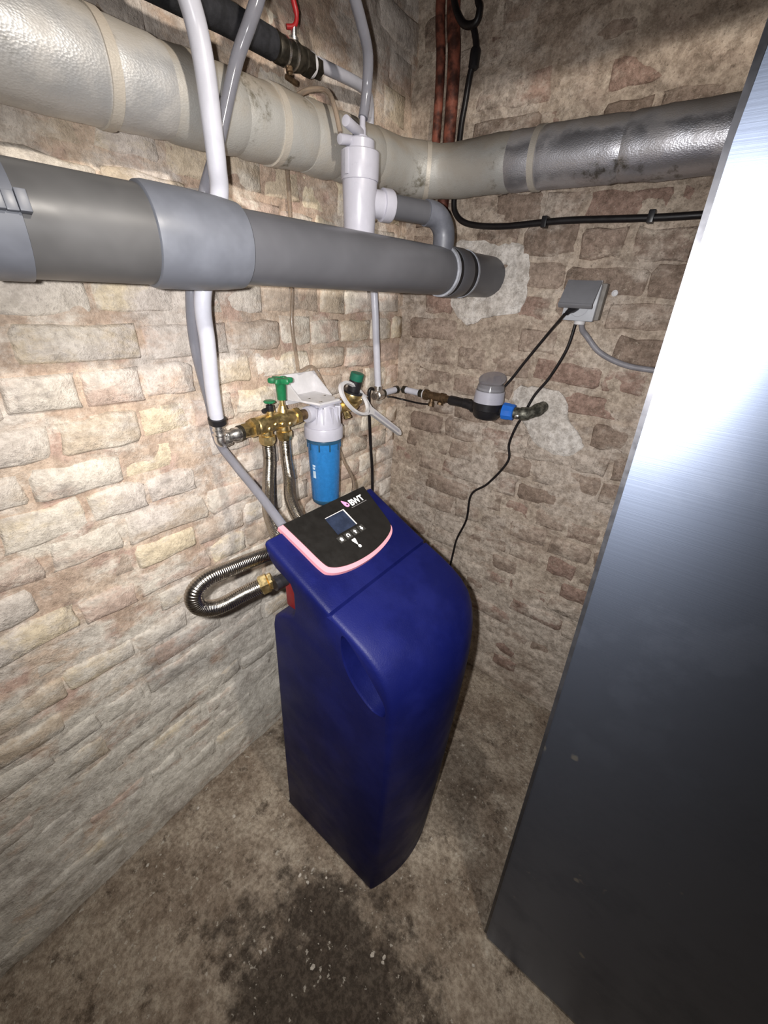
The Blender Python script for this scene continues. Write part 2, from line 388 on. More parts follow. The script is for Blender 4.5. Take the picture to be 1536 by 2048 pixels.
# ------------------------------------------------------------------ room
RX, RY, HZ = 2.5, -2.9, 2.15
def fb(x, y, z, s): return noise.noise(V(x, y, z)*s)
def disp_l(y, z):
    b = 0.006*fb(0.3, y, z, 2.3) + 0.0035*fb(1.7, y, z, 7) + 0.002*fb(5.2, y, z, 21)
    k = max(0.0, 1-z/0.30); b += (0.040 + 0.012*(-y-0.8))*k*k*(3-2*k)
    return b
def disp_r(x, z):
    return 0.007*fb(x, 4.3, z, 2.6) + 0.004*fb(x, 2.7, z, 8) + 0.003*fb(x, 8.2, z, 24)
def smear(a, b, s, z):
    k = 0.0055*max(-0.3, noise.noise(V(a*9+s, b*13, s))+0.12) + 0.0030*noise.noise(V(a*26, b*34, s+3)) + 0.0012*noise.noise(V(a*70, b*70, s))
    q = max(0.0, min(1.0, (z-1.58)/0.10))
    lo = max(0.0, min(1.0, (0.52-z)/0.22)) if s < 3 else max(0.0, min(1.0, (0.30-z)/0.2))
    return k + 0.0020*max(0, 1-z/0.8) + lo*(0.0042 + 0.0045*noise.noise(V(a*4, b*15, s+5))) + q*(0.0060 + 0.0060*noise.noise(V(a*5, b*7, s+9)))
def wall_grid(name, nu, nv, fn, back, mat):
    bm = BM(); G = []
    for j in range(nv+1):
        G.append([bm.verts.new(fn(i/nu, j/nv)) for i in range(nu+1)])
    for j in range(nv):
        for i in range(nu):
            bm.faces.new((G[j][i], G[j][i+1], G[j+1][i+1], G[j+1][i]))
    # closed back so the wall has thickness
    cs = [G[0][0], G[0][nu], G[nv][nu], G[nv][0]]
    bk = [bm.verts.new(c.co + Vector(back)) for c in cs]
    bm.faces.new(bk[::-1])
    edges = [G[0][:], [G[j][nu] for j in range(nv+1)], G[nv][::-1], [G[j][0] for j in range(nv, -1, -1)]]
    for k, e in enumerate(edges):
        bm.faces.new(e[::-1] + [bk[k], bk[(k+1) % 4]])
    o = obj(name, bm, mat, None, True, 60); o['kind'] = 'structure'; return o
wall_left = wall_grid('wall_left', 420, 310, lambda u, v: V(disp_l(RY+(0.02-RY)*u, HZ*v)+smear(RY+(0.02-RY)*u, HZ*v, 1.0, HZ*v), RY+(0.02-RY)*u, HZ*v), (-0.12, 0, 0), M['mortar_l'])
wall_right = wall_grid('wall_right', 360, 310, lambda u, v: V(-0.02+(RX+0.02)*u, -disp_r(-0.02+(RX+0.02)*u, HZ*v)-smear((RX+0.02)*u, HZ*v, 6.0, HZ*v)-0.0012, HZ*v), (0, 0.12, 0), M['mortar_r'])
bm = BM(); box(bm, (RX, RY, 0), (RX+0.12, 0.0, HZ)); o = obj('wall_side', bm, M['plain_wall'], smooth=False); o['kind'] = 'structure'
bm = BM(); box(bm, (0, RY-0.12, 0), (RX, RY, HZ)); o = obj('wall_back', bm, M['plain_wall'], smooth=False); o['kind'] = 'structure'
bm = BM(); box(bm, (-0.12, RY-0.12, HZ), (RX+0.12, 0.12, HZ+0.1)); o = obj('ceiling', bm, M['plain_wall'], smooth=False); o['kind'] = 'structure'
def floor_z(x, y): return -0.004 + 0.004*fb(x, y, 0.5, 3) + 0.0025*fb(x, y, 2.5, 12) + 0.0018*fb(x, y, 4.5, 33)
bm = BM(); nu, nv = 190, 210; G = []
for j in range(nv+1):
    G.append([])
    for i in range(nu+1):
        x = -0.02+(RX+0.04)*i/nu; y = RY-0.02+(-RY+0.04)*j/nv
        G[j].append(bm.verts.new(V(x, y, floor_z(x, y))))
for j in range(nv):
    for i in range(nu): bm.faces.new((G[j][i], G[j][i+1], G[j+1][i+1], G[j+1][i]))
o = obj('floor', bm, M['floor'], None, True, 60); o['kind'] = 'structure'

# ---- bricks, each its own piece
def brick_mesh(name, L, H, mat, prot, seed):
    rnd = random.Random(seed); bm = BM(); out = []
    hx, hz = L/2, H/2
    base = [(-hx, -hz*0.70), (-hx*0.95, -hz), (-hx*0.33, -hz), (hx*0.33, -hz), (hx*0.95, -hz), (hx, -hz*0.70),
            (hx, hz*0.70), (hx*0.95, hz), (hx*0.33, hz), (-hx*0.33, hz), (-hx*0.95, hz), (-hx, hz*0.70)]
    j = 0.0045
    base = [(a+rnd.uniform(-j, j), b+rnd.uniform(-j, j)*0.9) for a, b in base]
    if rnd.random() < 0.35:      # chipped corner
        k = rnd.choice((0, 5, 6, 11)); base[k] = (base[k][0]*rnd.uniform(0.82, 0.93), base[k][1]*0.7)
    def ring(ins, y):
        r = []
        for a, b in base:
            sx = 1-ins/hx; sz = 1-ins/hz
            r.append(bm.verts.new((a*sx, y + rnd.uniform(-0.0006, 0.0006), b*sz)))
        return r
    r0_ = ring(-0.003, 0.012); r1 = ring(0.0, -prot*0.35); r2 = ring(0.0045, -prot)
    n = len(base)
    for A, B in ((r0_, r1), (r1, r2)):
        for i in range(n): bm.faces.new((A[i], A[(i+1) % n], B[(i+1) % n], B[i]))
    c = bm.verts.new((rnd.uniform(-0.3, 0.3)*hx, -prot-rnd.uniform(-0.001, 0.0025), 0))
    for i in range(n): bm.faces.new((r2[i], r2[(i+1) % n], c))
    bmesh.ops.recalc_face_normals(bm, faces=bm.faces[:])
    me = bpy.data.meshes.new(name)
    for f in bm.faces: f.smooth = True
    bm.to_mesh(me); bm.free(); me.materials.append(mat); return me
COURSE = 0.069
LENS = {'h': 0.098, 'm': 0.128, 's': 0.172}
def lay_bricks(wall, mat, u0, u1, vis, place, seed, n_course, jump):
    """place(u, z, out) -> location ; vis(u, z) -> is it in the photograph"""
    rnd = random.Random(seed)
    lib = {k: [brick_mesh('brick', L-0.010, COURSE-0.0125, mat, 0.0035+0.0045*q/5, seed*100+q*7+ord(k)) for q in range(6)] for k, L in LENS.items()}
    stuff = BM(); cnt = 0
    for c in range(n_course):
        z = COURSE*(c+0.5); u = u0 + rnd.uniform(0, 0.1)
        while u < u1 - 0.03:
            k = rnd.choices('hms', (0.46, 0.30, 0.24))[0]; L = LENS[k]*rnd.uniform(0.95, 1.06)
            if u + L > u1: L = u1-u
            if L < 0.04: break
            uc = u+L/2; u += L
            zz_ = z + rnd.uniform(-0.004, 0.004) + 0.010*noise.noise(V(uc*1.7, z*2, seed))
            me = rnd.choice(lib[k]); sc = L/LENS[k]
            dep = rnd.choice((-0.0045, -0.002, -0.001, 0, 0.0, 0.001, 0.0025)) - jump(zz_)
            loc, rz = place(uc, zz_, dep)
            mw = Matrix.Translation(loc) @ Matrix.Rotation(rz, 4, 'Z') @ Matrix.Rotation(rnd.uniform(-0.03, 0.03), 4, 'Y') @ Matrix.Diagonal((sc, 1, rnd.uniform(0.90, 1.06), 1))
            if vis(uc, zz_) and cnt < 298:
                o = bpy.data.objects.new('brick', me); COL.objects.link(o); o.parent = wall; o.matrix_local = mw; cnt += 1
            else:
                t = bmesh.new(); t.from_mesh(me); t.transform(mw); tm = bpy.data.meshes.new('t'); t.to_mesh(tm); t.free()
                stuff.from_mesh(tm); bpy.data.meshes.remove(tm)
    s = obj('outer_bricks', stuff, mat, wall, True, 60); s['kind'] = 'stuff'
    return cnt
nl = lay_bricks(wall_left, M['brick_l'], RY, 0.0, lambda u, z: u > -1.46+0.36*z and z < 1.86,
    lambda u, z, d: (V(disp_l(u, z)+d, u, z), PI/2), 3, 30, lambda z: 0.0025*max(0, 1-z/0.5))
nr = lay_bricks(wall_right, M['brick_r'], 0.0, RX, lambda u, z: u < 0.97 and z < 1.93,
    lambda u, z, d: (V(u, -disp_r(u, z)-d, z), 0.0), 5, 30, lambda z: 0.0015)

def patch(name, poly, y0, thick, seed):
    rnd = random.Random(seed); pts = smoothpoly(poly, 2); cx = sum(p[0] for p in pts)/len(pts); cz = sum(p[1] for p in pts)/len(pts)
    bm = BM(); rings = []
    P = [(cx+(a-cx)*(1+rnd.uniform(-0.035, 0.035)), cz+(b-cz)*(1+rnd.uniform(-0.035, 0.035))) for a, b in pts]
    for s, d in ((1.0, -0.004), (0.985, thick*0.7), (0.93, thick), (0.6, thick*1.1), (0.3, thick)):
        rings.append([bm.verts.new((cx+(a-cx)*s, y0-disp_r(a, b)-d-rnd.uniform(0, 0.0012), cz+(b-cz)*s)) for a, b in P])
    n = len(P)
    for A, B in zip(rings, rings[1:]):
        for i in range(n): bm.faces.new((A[i], A[(i+1) % n], B[(i+1) % n], B[i]))
    c = bm.verts.new((cx, y0-disp_r(cx, cz)-thick, cz))
    for i in range(n): bm.faces.new((rings[-1][i], rings[-1][(i+1) % n], c))
    o = obj(name, bm, M['plaster'], wall_right); return o
patch('plaster_patch', [(0.14, 1.43), (0.25, 1.43), (0.30, 1.415), (0.33, 1.425), (0.372, 1.415), (0.385, 1.37), (0.39, 1.31), (0.38, 1.265), (0.33, 1.262), (0.28, 1.25), (0.24, 1.225), (0.20, 1.25), (0.15, 1.30)], 0.0, 0.008, 1)
patch('plaster_patch', [(0.40, 1.09), (0.46, 1.10), (0.52, 1.10), (0.555, 1.075), (0.56, 1.03), (0.60, 1.00), (0.625, 0.965), (0.59, 0.93), (0.53, 0.93), (0.49, 0.945), (0.455, 0.99), (0.43, 1.02), (0.405, 1.05)], 0.0, 0.008, 2)

# ------------------------------------------------------------------ steel cabinet
t = thing('steel_cabinet', 'tall brushed stainless steel cabinet front at the right, glaring near its upper edge', 'cabinet', (1.15, -0.40, 0))
zt = 1.714
pl = [(0.838, 0.004), (1.45, 0.004), (1.45, zt), (0.753, zt), (0.757, 1.40), (0.765, 1.25)]
bm = BM(); prism(bm, pl, lambda a, b, d: V(a, d, b), -0.690, -0.664)
bmesh.ops.bevel(bm, geom=[e for e in bm.edges if abs(e.verts[0].co.y-e.verts[1].co.y) < 1e-6 and e.verts[0].co.y < -0.68], offset=0.004, segments=2, affect='EDGES')
obj('front_panel', bm, M['steel_sheet'], t)
bm = BM(); prism(bm, [(0.832, 0.004), (0.838, 0.004), (0.765, 1.25), (0.757, 1.40), (0.753, zt), (0.748, zt), (0.752, 1.40), (0.760, 1.25)], lambda a, b, d: V(a, d, b), -0.684, -0.660)
obj('edge_trim', bm, M['steel_edge'], t)
bm = BM(); box(bm, (0.93, -0.664, 0.004), (1.44, -0.17, 1.60), 0.004); obj('carcass', bm, M['steel_edge'], t)

# ------------------------------------------------------------------ water softener
SY0, SY1 = -0.793, -0.510; SYC = (SY0+SY1)/2; SHW = (SY1-SY0)/2
t = thing('water_softener', 'dark blue water softener with black control panel standing in the corner', 'water softener', (0.44, SYC, 0))
prof = [(0.268, 0.0), (0.270, 0.02), (0.280, 0.25), (0.292, 0.50), (0.304, 0.735), (0.310, 0.757), (0.323, 0.772), (0.340, 0.782), (0.358, 0.790), (0.368, 0.800),
        (0.3715, 0.815), (0.372, 0.850), (0.366, 0.864), (0.352, 0.871), (0.332, 0.879), (0.319, 0.890), (0.311, 0.903), (0.307, 0.917), (0.3085, 0.925), (0.314, 0.928),
        (0.330, 0.9195), (0.36, 0.9048), (0.40, 0.8852), (0.44, 0.866), (0.4585, 0.8572), (0.4600, 0.8500), (0.4625, 0.8495), (0.4640, 0.8545),
        (0.48, 0.8475), (0.505, 0.8365), (0.53, 0.8235), (0.552, 0.808), (0.570, 0.788), (0.582, 0.764), (0.589, 0.735), (0.592, 0.70), (0.5925, 0.64), (0.591, 0.55), (0.588, 0.40), (0.583, 0.22), (0.577, 0.06), (0.575, 0.0)]
def bow_w(x, z):
    if z > 0.845: return 0.0
    if z > 0.70: return max(0.0, min(1.0, (x-0.48)/0.11))**1.3
    return 1.0 if x > 0.45 else 0.0
cz_ = 0.5
def inset(p, i, d):
    a = Vector(prof[i-1]); b = Vector(prof[(i+1) % len(prof)]); tt = (b-a).normalized()
    nrm = Vector((tt.y, -tt.x))          # outward for this winding is the left or right; fixed below
    return Vector(p) - nrm*d*ORI
area = sum(prof[i][0]*prof[(i+1) % len(prof)][1]-prof[(i+1) % len(prof)][0]*prof[i][1] for i in range(len(prof)))
ORI = 1.0 if area > 0 else -1.0
bm = BM(); st = []
ys = [(-SHW, 0.007), (-SHW+0.0015, 0.0035), (-SHW+0.0045, 0.001), (-SHW+0.009, 0.0)]
ys += [(-SHW+0.009+(2*SHW-0.018)*k/14, 0.0) for k in range(1, 14)]
ys += [(-a, b) for a, b in reversed(ys[:4])]
for yy, ins in ys:
    ring = []
    for i, p in enumerate(prof):
        q = inset(p, i, ins)
        bx_ = q.x + 0.040*(1-(yy/SHW)**2)*bow_w(q.x, q.y)
        ring.append(bm.verts.new((bx_, SYC+yy, max(q.y, 0.0))))
    st.append(ring)
n = len(prof)
for A, B in zip(st, st[1:]):
    for i in range(n): bm.faces.new((A[i], A[(i+1) % n], B[(i+1) % n], B[i]))
bm.faces.new(st[0]); bm.faces.new(st[-1][::-1])
body = obj('cabinet_shell', bm, M['blue'], t, True, 32)
# scooped hand grip in the left side
gp = smoothpoly([(0.486, 0.838), (0.525, 0.800), (0.562, 0.757), (0.579, 0.732), (0.580, 0.708), (0.565, 0.700), (0.546, 0.701), (0.510, 0.728), (0.490, 0.762), (0.483, 0.80)], 2)
bm = BM(); off = base_of(t)
A = [bm.verts.new((a, SY0-0.02, b)) for a, b in gp]; gx = sum(p[0] for p in gp)/len(gp); gz = sum(p[1] for p in gp)/len(gp)
B = [bm.verts.new((gx+(a-gx)*1.0, SY0+0.002, gz+(b-gz)*1.0)) for a, b in gp]
Cc = [bm.verts.new((gx+(a-gx)*0.93, SY0+0.042, gz+(b-gz)*0.93+0.004)) for a, b in gp]
nn = len(gp)
for X, Y in ((A, B), (B, Cc)):
    for i in range(nn): bm.faces.new((X[i], X[(i+1) % nn], Y[(i+1) % nn], Y[i]))
bm.faces.new(A[::-1]); bm.faces.new(Cc)
cut = obj('grip_cutter', bm, M['blue'], t)
md = body.modifiers.new('grip', 'BOOLEAN'); md.operation = 'DIFFERENCE'; md.object = cut; md.solver = 'EXACT'
bpy.context.view_layer.update()
dg = bpy.context.evaluated_depsgraph_get(); me = bpy.data.meshes.new_from_object(body.evaluated_get(dg))
body.modifiers.clear(); old = body.data; body.data = me; me.name = 'cabinet_shell'
bpy.data.objects.remove(cut)
bmx = bmesh.new(); bmx.from_mesh(me)
for e in bmx.edges:
    if len(e.link_faces) == 2: e.smooth = e.calc_face_angle(0) < math.radians(32)
for f in bmx.faces: f.smooth = True
bmx.to_mesh(me); bmx.free()
# dark plinth line
# control panel on the sloping hood
SL = Vector((0.149, 0, -0.071)).normalized(); NN = Vector((0.071, 0, 0.149)).normalized()
def hood(x, y, d): return V(x, y, 0.926-0.4765*(x-0.313)) + NN*(d+0.0005)
outl = [(0.303, -0.759), (0.304, -0.6465), (0.305, -0.5345), (0.35, -0.5455), (0.392, -0.556), (0.408, -0.564), (0.4185, -0.583), (0.426, -0.615), (0.4295, -0.652), (0.428, -0.690), (0.422, -0.722), (0.412, -0.744), (0.398, -0.752), (0.35, -0.7555)]
ctr = (0.365, -0.650)
def curve_o(o):
    f = catmull([V(a, b, 0) for a, b in o[2:]] + [V(o[0][0], o[0][1], 0)], 5)
    return [o[0], o[1]] + [(p.x, p.y) for p in f[:-1]]
outl = curve_o(outl)
inner = [(0.306+(a-0.306)*0.945, -0.5405+(b+0.5405)*0.952) for a, b in outl]
bm = BM(); prism(bm, inner, hood, 0.0, 0.0095)
panel = obj('control_panel', bm, M['panel_black'], t, True, 30)
bm = BM(); prism(bm, outl, hood, -0.001, 0.0075)
obj('panel_trim', bm, M['pink'], panel, True, 30)
TOP = 0.0095
def quad(name, pts, mat, d=0.0006, par=None, base=TOP):
    return obj(name, prism(BM(), pts, hood, base-0.0002, base+d), mat, par or panel, False)
scr = [(0.3292, -0.6721), (0.3306, -0.6258), (0.3648, -0.6273), (0.3643, -0.6754)]
quad('screen_bezel', [(0.3280, -0.6725), (0.3284, -0.6225), (0.3655, -0.6240), (0.3655, -0.6262), (0.3640, -0.6760)], M['screen_edge'], 0.0004)
quad('screen', [(0.3293, -0.6735), (0.3298, -0.6260), (0.3660, -0.6268), (0.3655, -0.6770)], M['screen'], 0.0007)
bc = [(0.3755, -0.6785), (0.3758, -0.6605), (0.3760, -0.6420), (0.3763, -0.6240)]
for k, (a, b) in enumerate(bc):
    quad('button', [(a-0.0062, b-0.0072), (a-0.0062, b+0.0072), (a+0.0062, b+0.0072), (a+0.0062, b-0.0072)], M['btn'], 0.0005)
def sym(pts, a, b, s=1.0, base=TOP+0.0005, mat='white_ink', name='button_symbol'):
    return quad(name, [(a+p[0]*s, b+p[1]*s) for p in pts], M[mat], 0.0004, None, base)
hs = 0.0011
sym([(-0.0038, 0), (-0.0008, 0.0040), (-0.0008, 0.0028), (0.0036, 0.0028), (0.0036, -0.0028), (-0.0008, -0.0028), (-0.0008, -0.0040)], *bc[0], 1.0)   # house
arc = [(0.0040*math.cos(q), 0.0040*math.sin(q)) for q in [0.6+5.2*i/14 for i in range(15)]]
arc += [(0.0022*math.cos(q), 0.0022*math.sin(q)) for q in [0.6+5.2*i/14 for i in range(14, -1, -1)]]
sym(arc, *bc[1])                                                                                                         # return
arr = [(-0.0042, 0), (-0.0002, 0.0036), (-0.0002, 0.0014), (0.0040, 0.0014), (0.0040, -0.0014), (-0.0002, -0.0014), (-0.0002, -0.0036)]
sym(arr, *bc[2]); sym([(-a, b) for a, b in arr][::-1], *bc[3])                                                              # up, down
sym([(-0.0058, 0.0010), (-0.0066, 0.0032), (-0.0046, 0.0046), (0.0062, 0.0004), (0.0066, -0.0008), (0.0052, -0.0016), (-0.0040, -0.0050), (-0.0060, -0.0040), (-0.0062, -0.0014)], 0.3915, -0.6580, 1.0, TOP, 'white_ink', 'warning_mark')
sym([(0.0032*math.cos(2*PI*i/14), 0.0032*math.sin(2*PI*i/14)) for i in range(14)], 0.4020, -0.6575, 1.0, TOP, 'white_ink', 'warning_mark')
# logo: pink drop, three white letters, fine underline
drop = [(-0.0115, -0.0055), (-0.0060, 0.0000), (-0.0010, 0.0046), (0.0035, 0.0060), (0.0070, 0.0040), (0.0082, 0.0000), (0.0070, -0.0042), (0.0030, -0.0064), (-0.0030, -0.0066)]
sym(smoothpoly(drop, 1), 0.3215, -0.6075, 0.95, TOP, 'pink_ink', 'logo_drop')
sym([(0.0018*math.cos(2*PI*i/10), 0.0018*math.sin(2*PI*i/10)) for i in range(10)], 0.3238, -0.6068, 1.0, TOP+0.0004, 'panel_black', 'logo_dot')
quad('logo_underline', [(0.3335, -0.6040), (0.3335, -0.5590), (0.3345, -0.5590), (0.3345, -0.6040)], M['grey_ink'], 0.0004)
fc = bpy.data.curves.new('logo', 'FONT'); fc.body = 'BWT'; fc.size = 0.0185; fc.extrude = 0.0003; fc.offset = 0.0005; fc.align_x = 'LEFT'; fc.space_character = 0.98
fo = bpy.data.objects.new('logo', fc); COL.objects.link(fo); bpy.context.view_layer.update()
fm = bpy.data.meshes.new_from_object(fo.evaluated_get(bpy.context.evaluated_depsgraph_get()))
bpy.data.objects.remove(fo); bpy.data.curves.remove(fc)
xs = [v.co.x for v in fm.vertices]; wx = max(xs)-min(xs); mn = min(xs)
for v in fm.vertices:
    tx = (v.co.x-mn)/wx*0.0385; ty = v.co.y
    v.co = hood(0.3305-ty*0.98, -0.5990+tx, TOP+0.0004+v.co.z) - base_of(t)
fm.materials.append(M['white_ink']); lo_ = bpy.data.objects.new('logo_text', fm); COL.objects.link(lo_); lo_.parent = panel
# valve inside the neck
bm = BM(); box(bm, (0.334, -0.778, 0.79), (0.365, -0.70, 0.868), 0.004); obj('red_valve_cover', bm, M['red'], t)['label'] = 'red plastic piece in the rear recess'
bm = BM(); box(bm, (0.338, -0.70, 0.79), (0.37, -0.55, 0.87), 0.004); obj('valve_block', bm, M['black_pl'], t)
bm = BM(); cyl(bm, (0.335, -0.800, 0.852), (0.338, -0.765, 0.852), 0.012); obj('inlet_port', bm, M['black_pl'], t)

# ------------------------------------------------------------------ big grey waste pipe
def gp_(y): return V(0.278+0.10*y, y, 1.347)
GD = Vector((0.10, 1, 0)).normalized()
t = thing('waste_pipe', 'thick horizontal grey plastic waste pipe running across into the right brick wall', 'pipe', gp_(-0.55))
R1 = 0.0465
def gseg(y0, y1, prof_r, mat, name):
    a = gp_(y0); L = (gp_(y1)-a).length
    return obj(name, lathe(BM(), a, GD, [(L*s, r) for s, r in prof_r], 48), M[mat], t, True, 30)
gseg(-0.74, 0.03, [(0, R1), (1, R1)], 'gray_pvc', 'pipe_section')
gseg(-1.75, -0.80, [(0, 0.0520), (1, 0.0520)], 'gray_pvc_old', 'pipe_section')
gseg(-0.832, -0.708, [(0, 0.0530), (0.01, 0.0552), (0.06, 0.0565), (0.5, 0.0562), (0.80, 0.0545), (0.985, 0.0520), (1, 0.0500)], 'gray_pvc_light', 'coupling')
b = gseg(-0.984, -0.953, [(0, 0.0525), (0.02, 0.0548), (0.98, 0.0548), (1, 0.0525)], 'gray_pvc_light', 'pipe_strap')
# buckle blocks on the strap, facing the room
for k in range(3):
    yk = -0.969+0.0095*k; c = gp_(yk); dirn = Vector((0.80, -0.08, 0.16)).normalized()
    mt = Matrix.Translation(c + dirn*0.056) @ dirn.to_track_quat('X', 'Z').to_matrix().to_4x4()
    bm = BM(); box(bm, (-0.005, -0.0046, -0.008), (0.005 if k != 1 else 0.003, 0.0046, 0.008+0.002*(k != 1)), 0.0008, mt); obj('buckle', bm, M['gray_pvc_light'], b)
# saddle tee
gseg(-0.216, -0.207, [(0, R1), (0.2, 0.0502), (1, 0.0508)], 'pvc_rim', 'saddle_lip')
gseg(-0.207, -0.193, [(0, 0.0488), (1, 0.0488)], 'rubber', 'rubber_ring')
gseg(-0.193, -0.150, [(0, 0.0500), (0.1, 0.0510), (0.9, 0.0510), (1, 0.0500)], 'gray_pvc', 'saddle_clamp')
gseg(-0.150, -0.134, [(0, 0.0488), (1, 0.0488)], 'rubber', 'rubber_ring')
gseg(-0.134, -0.127, [(0, 0.0506), (1, 0.0498)], 'pvc_rim', 'saddle_lip')

# small grey drain branch
t = thing('drain_branch', 'short dark grey drain pipe and elbow dropping onto the waste pipe saddle', 'pipe', (0.243, -0.185, 1.385))
e0 = V(0.197, -0.345, 1.4495); e1 = V(0.255, -0.222, 1.4470)
bm = BM(); cyl(bm, e0 - (e1-e0)*0.1, e1-(e1-e0)*0.28, 0.0205, 28); obj('pipe_section', bm, M['gray_pvc'], t)
pth = []
dh = (e1-e0).normalized(); p1 = e1-(e1-e0)*0.34
for k in range(13):
    a = PI/2*k/12; pth.append(p1 + dh*(0.012+0.040*math.sin(a)) - V(0, 0, 1)*0.040*(1-math.cos(a)))
pts = [p1] + pth + [pth[-1] - V(0, 0, 0.030)]
bm = BM(); tube(bm, pts, 0.0232, 28); obj('elbow', bm, M['gray_elbow'], t, True, 50)
# white siphon
SX = V(0.1715, -0.399, 0)
t = thing('drain_siphon', 'white plastic drain siphon standing behind the grey waste pipe', 'siphon', (SX.x, SX.y, 1.393))
bm = BM(); lathe(bm, (SX.x, SX.y, 1.3955), (0, 0, 1), [(0, 0.028), (0.004, 0.0302), (0.0830, 0.0328), (0.0835, 0.0328)], 36); obj('lower_body', bm, M['white_pl'], t, True, 30)
bm = BM(); lathe(bm, (SX.x, SX.y, 1.4790), (0, 0, 1), [(0, 0.0342), (0.003, 0.0352), (0.041, 0.0352), (0.0425, 0.0335)], 36); obj('upper_body', bm, M['white_pl'], t, True, 30)
bm = BM(); lathe(bm, (SX.x, SX.y, 1.5215), (0, 0, 1), [(0, 0.026), (0.014, 0.026), (0.016, 0.024), (0.0165, 0.014), (0.021, 0.013)], 32); obj('cap', bm, M['white_pl'], t, True, 30)
bm = BM(); lathe(bm, (SX.x+0.001, SX.y+0.004, 1.5385), (-0.02, 0.03, 1), [(0, 0.0072), (0.016, 0.0065), (0.018, 0.0055), (0.034, 0.0050), (0.036, 0.0042)], 18); obj('hose_barb', bm, M['white_pl'], t, True, 30)
bm = BM(); cyl(bm, (SX.x, SX.y, 1.5460), (SX.x+0.010, SX.y-0.050, 1.5495), 0.0080, 20, 0.001); obj('side_inlet', bm, M['white_pl'], t, True, 30)
bm = BM(); cyl(bm, (SX.x-0.003, SX.y-0.010, 1.5345), (SX.x-0.006, SX.y-0.048, 1.5285), 0.0075, 20, 0.001); obj('side_inlet', bm, M['white_pl'], t, True, 30)
bm = BM(); box(bm, (SX.x-0.004, SX.y-0.0375, 1.484), (SX.x+0.004, SX.y-0.032, 1.520), 0.001); obj('window_rib', bm, M['white_pl'], t)
od = dh.copy(); oc = V(SX.x, SX.y, 1.4500) + od*0.034
bm = BM(); lathe(bm, oc-od*0.012, od, [(0, 0.023), (0.024, 0.023), (0.025, 0.0270), (0.042, 0.0275), (0.046, 0.0260)], 32); obj('outlet_collar', bm, M['white_pl'], t, True, 30)

# ------------------------------------------------------------------ insulated heating pipe along both walls
t = thing('insulated_pipe', 'thick foil-wrapped insulated pipe turning the corner along both walls', 'pipe', (0.08, -0.08, 1.55))
pathL = [(0.082, -1.75, 1.500), (0.082, -1.2, 1.512), (0.082, -0.9, 1.518), (0.080, -0.7, 1.526), (0.080, -0.5, 1.538), (0.084, -0.30, 1.548), (0.085, -0.20, 1.552)]
arcp = [(0.085+0.115*(1-math.cos(a)), -0.20+0.115*math.sin(a), 1.553) for a in [PI/2*k/6 for k in range(1, 7)]]
pathR = [(0.26, -0.085, 1.554), (0.40, -0.085, 1.554), (0.60, -0.085, 1.552), (0.9, -0.085, 1.552), (1.6, -0.085, 1.552), (RX, -0.085, 1.552)]
full = catmull(pathL + arcp + pathR, 14)
def plen():
    s = [0.0]
    for a, b in zip(full, full[1:]): s.append(s[-1]+(b-a).length)
    return s
sl = plen()
def find_s(fn):
    best = min(range(len(full)), key=lambda i: fn(full[i])); return sl[best]
def cutpath(s0, s1, step=0.012):
    n = max(2, int((s1-s0)/step)); out = []
    for k in range(n+1):
        s = s0+(s1-s0)*k/n
        i = max(0, min(len(sl)-2, next((j for j in range(len(sl)-1) if sl[j+1] >= s), len(sl)-2)))
        f = (s-sl[i])/max(1e-9, sl[i+1]-sl[i]); out.append(full[i].lerp(full[i+1], max(0, min(1, f))))
    return out
cutsL = [-1.74, -1.25, -0.795, -0.715, -0.60, -0.535, -0.455, -0.385, -0.27]
cuts = [find_s(lambda p, y=y: abs(p.y-y)+(100 if p.x > 0.12 else 0)) for y in cutsL]
cuts += [find_s(lambda p, x=x: abs(p.x-x)+(100 if p.y < -0.2 else 0)) for x in (0.128, 0.33, 0.385, 0.545, 0.9, 2.46)]
rr_ = random.Random(4)
for k in range(len(cuts)-1):
    P = cutpath(cuts[k], cuts[k+1]); base_r = 0.0515 + rr_.uniform(-0.0012, 0.0012)
    if k < 2: base_r = 0.0535
    R = []
    for i, p in enumerate(P):
        e = min(i, len(P)-1-i); q = base_r + 0.0012*noise.noise(p*14)
        if e == 0: q -= 0.0022
        R.append(q)
    bm = BM(); tube(bm, P, R, 40)
    for v in bm.verts:
        nn_ = 0.0016*noise.noise(v.co*22) + 0.0009*noise.noise(v.co*60)
        v.co += V(nn_, -nn_, nn_)
    new = k >= len(cuts)-5
    obj('jacket_section', bm, M['foil_new'] if new else M['foil_mid'] if k < 3 else M['foil_old'], t, True, 50)
for k in (2, 5, 9, 11):
    P = cutpath(cuts[k]-0.006, cuts[k]+0.007, 0.004); bm = BM(); tube(bm, P, 0.0532 if k > 2 else 0.0548, 40); obj('tape_band', bm, M['foil_tape'], t, True, 50)

# ------------------------------------------------------------------ hoses and pipes on the left
hoseA = [(0.29, -0.736, 0.922), (0.20, -0.716, 0.948), (0.11, -0.704, 0.981), (0.052, -0.700, 1.019), (0.048, -0.702, 1.091), (0.075, -0.725, 1.196), (0.090, -0.726, 1.275), (0.099, -0.709, 1.345), (0.112, -0.689, 1.415), (0.132, -0.681, 1.450), (0.142, -0.669, 1.484), (0.156, -0.641, 1.560), (0.180, -0.629, 1.599), (0.19, -0.619, 1.625), (0.20, -0.600, 1.68), (0.205, -0.57, 1.74), (0.208, -0.525, 1.755), (0.207, -0.485, 1.735), (0.202, -0.458, 1.690), (0.198, -0.432, 1.665), (0.188, -0.402, 1.642), (0.177, -0.389, 1.612), (0.1725, -0.389, 1.584), (0.172, -0.393, 1.568)]
o = tube_thing('drain_hose', 'clear grey drain hose looping up from the softener and over to the white siphon', 'hose', hoseA, 0.0088, M['clear_hose'])
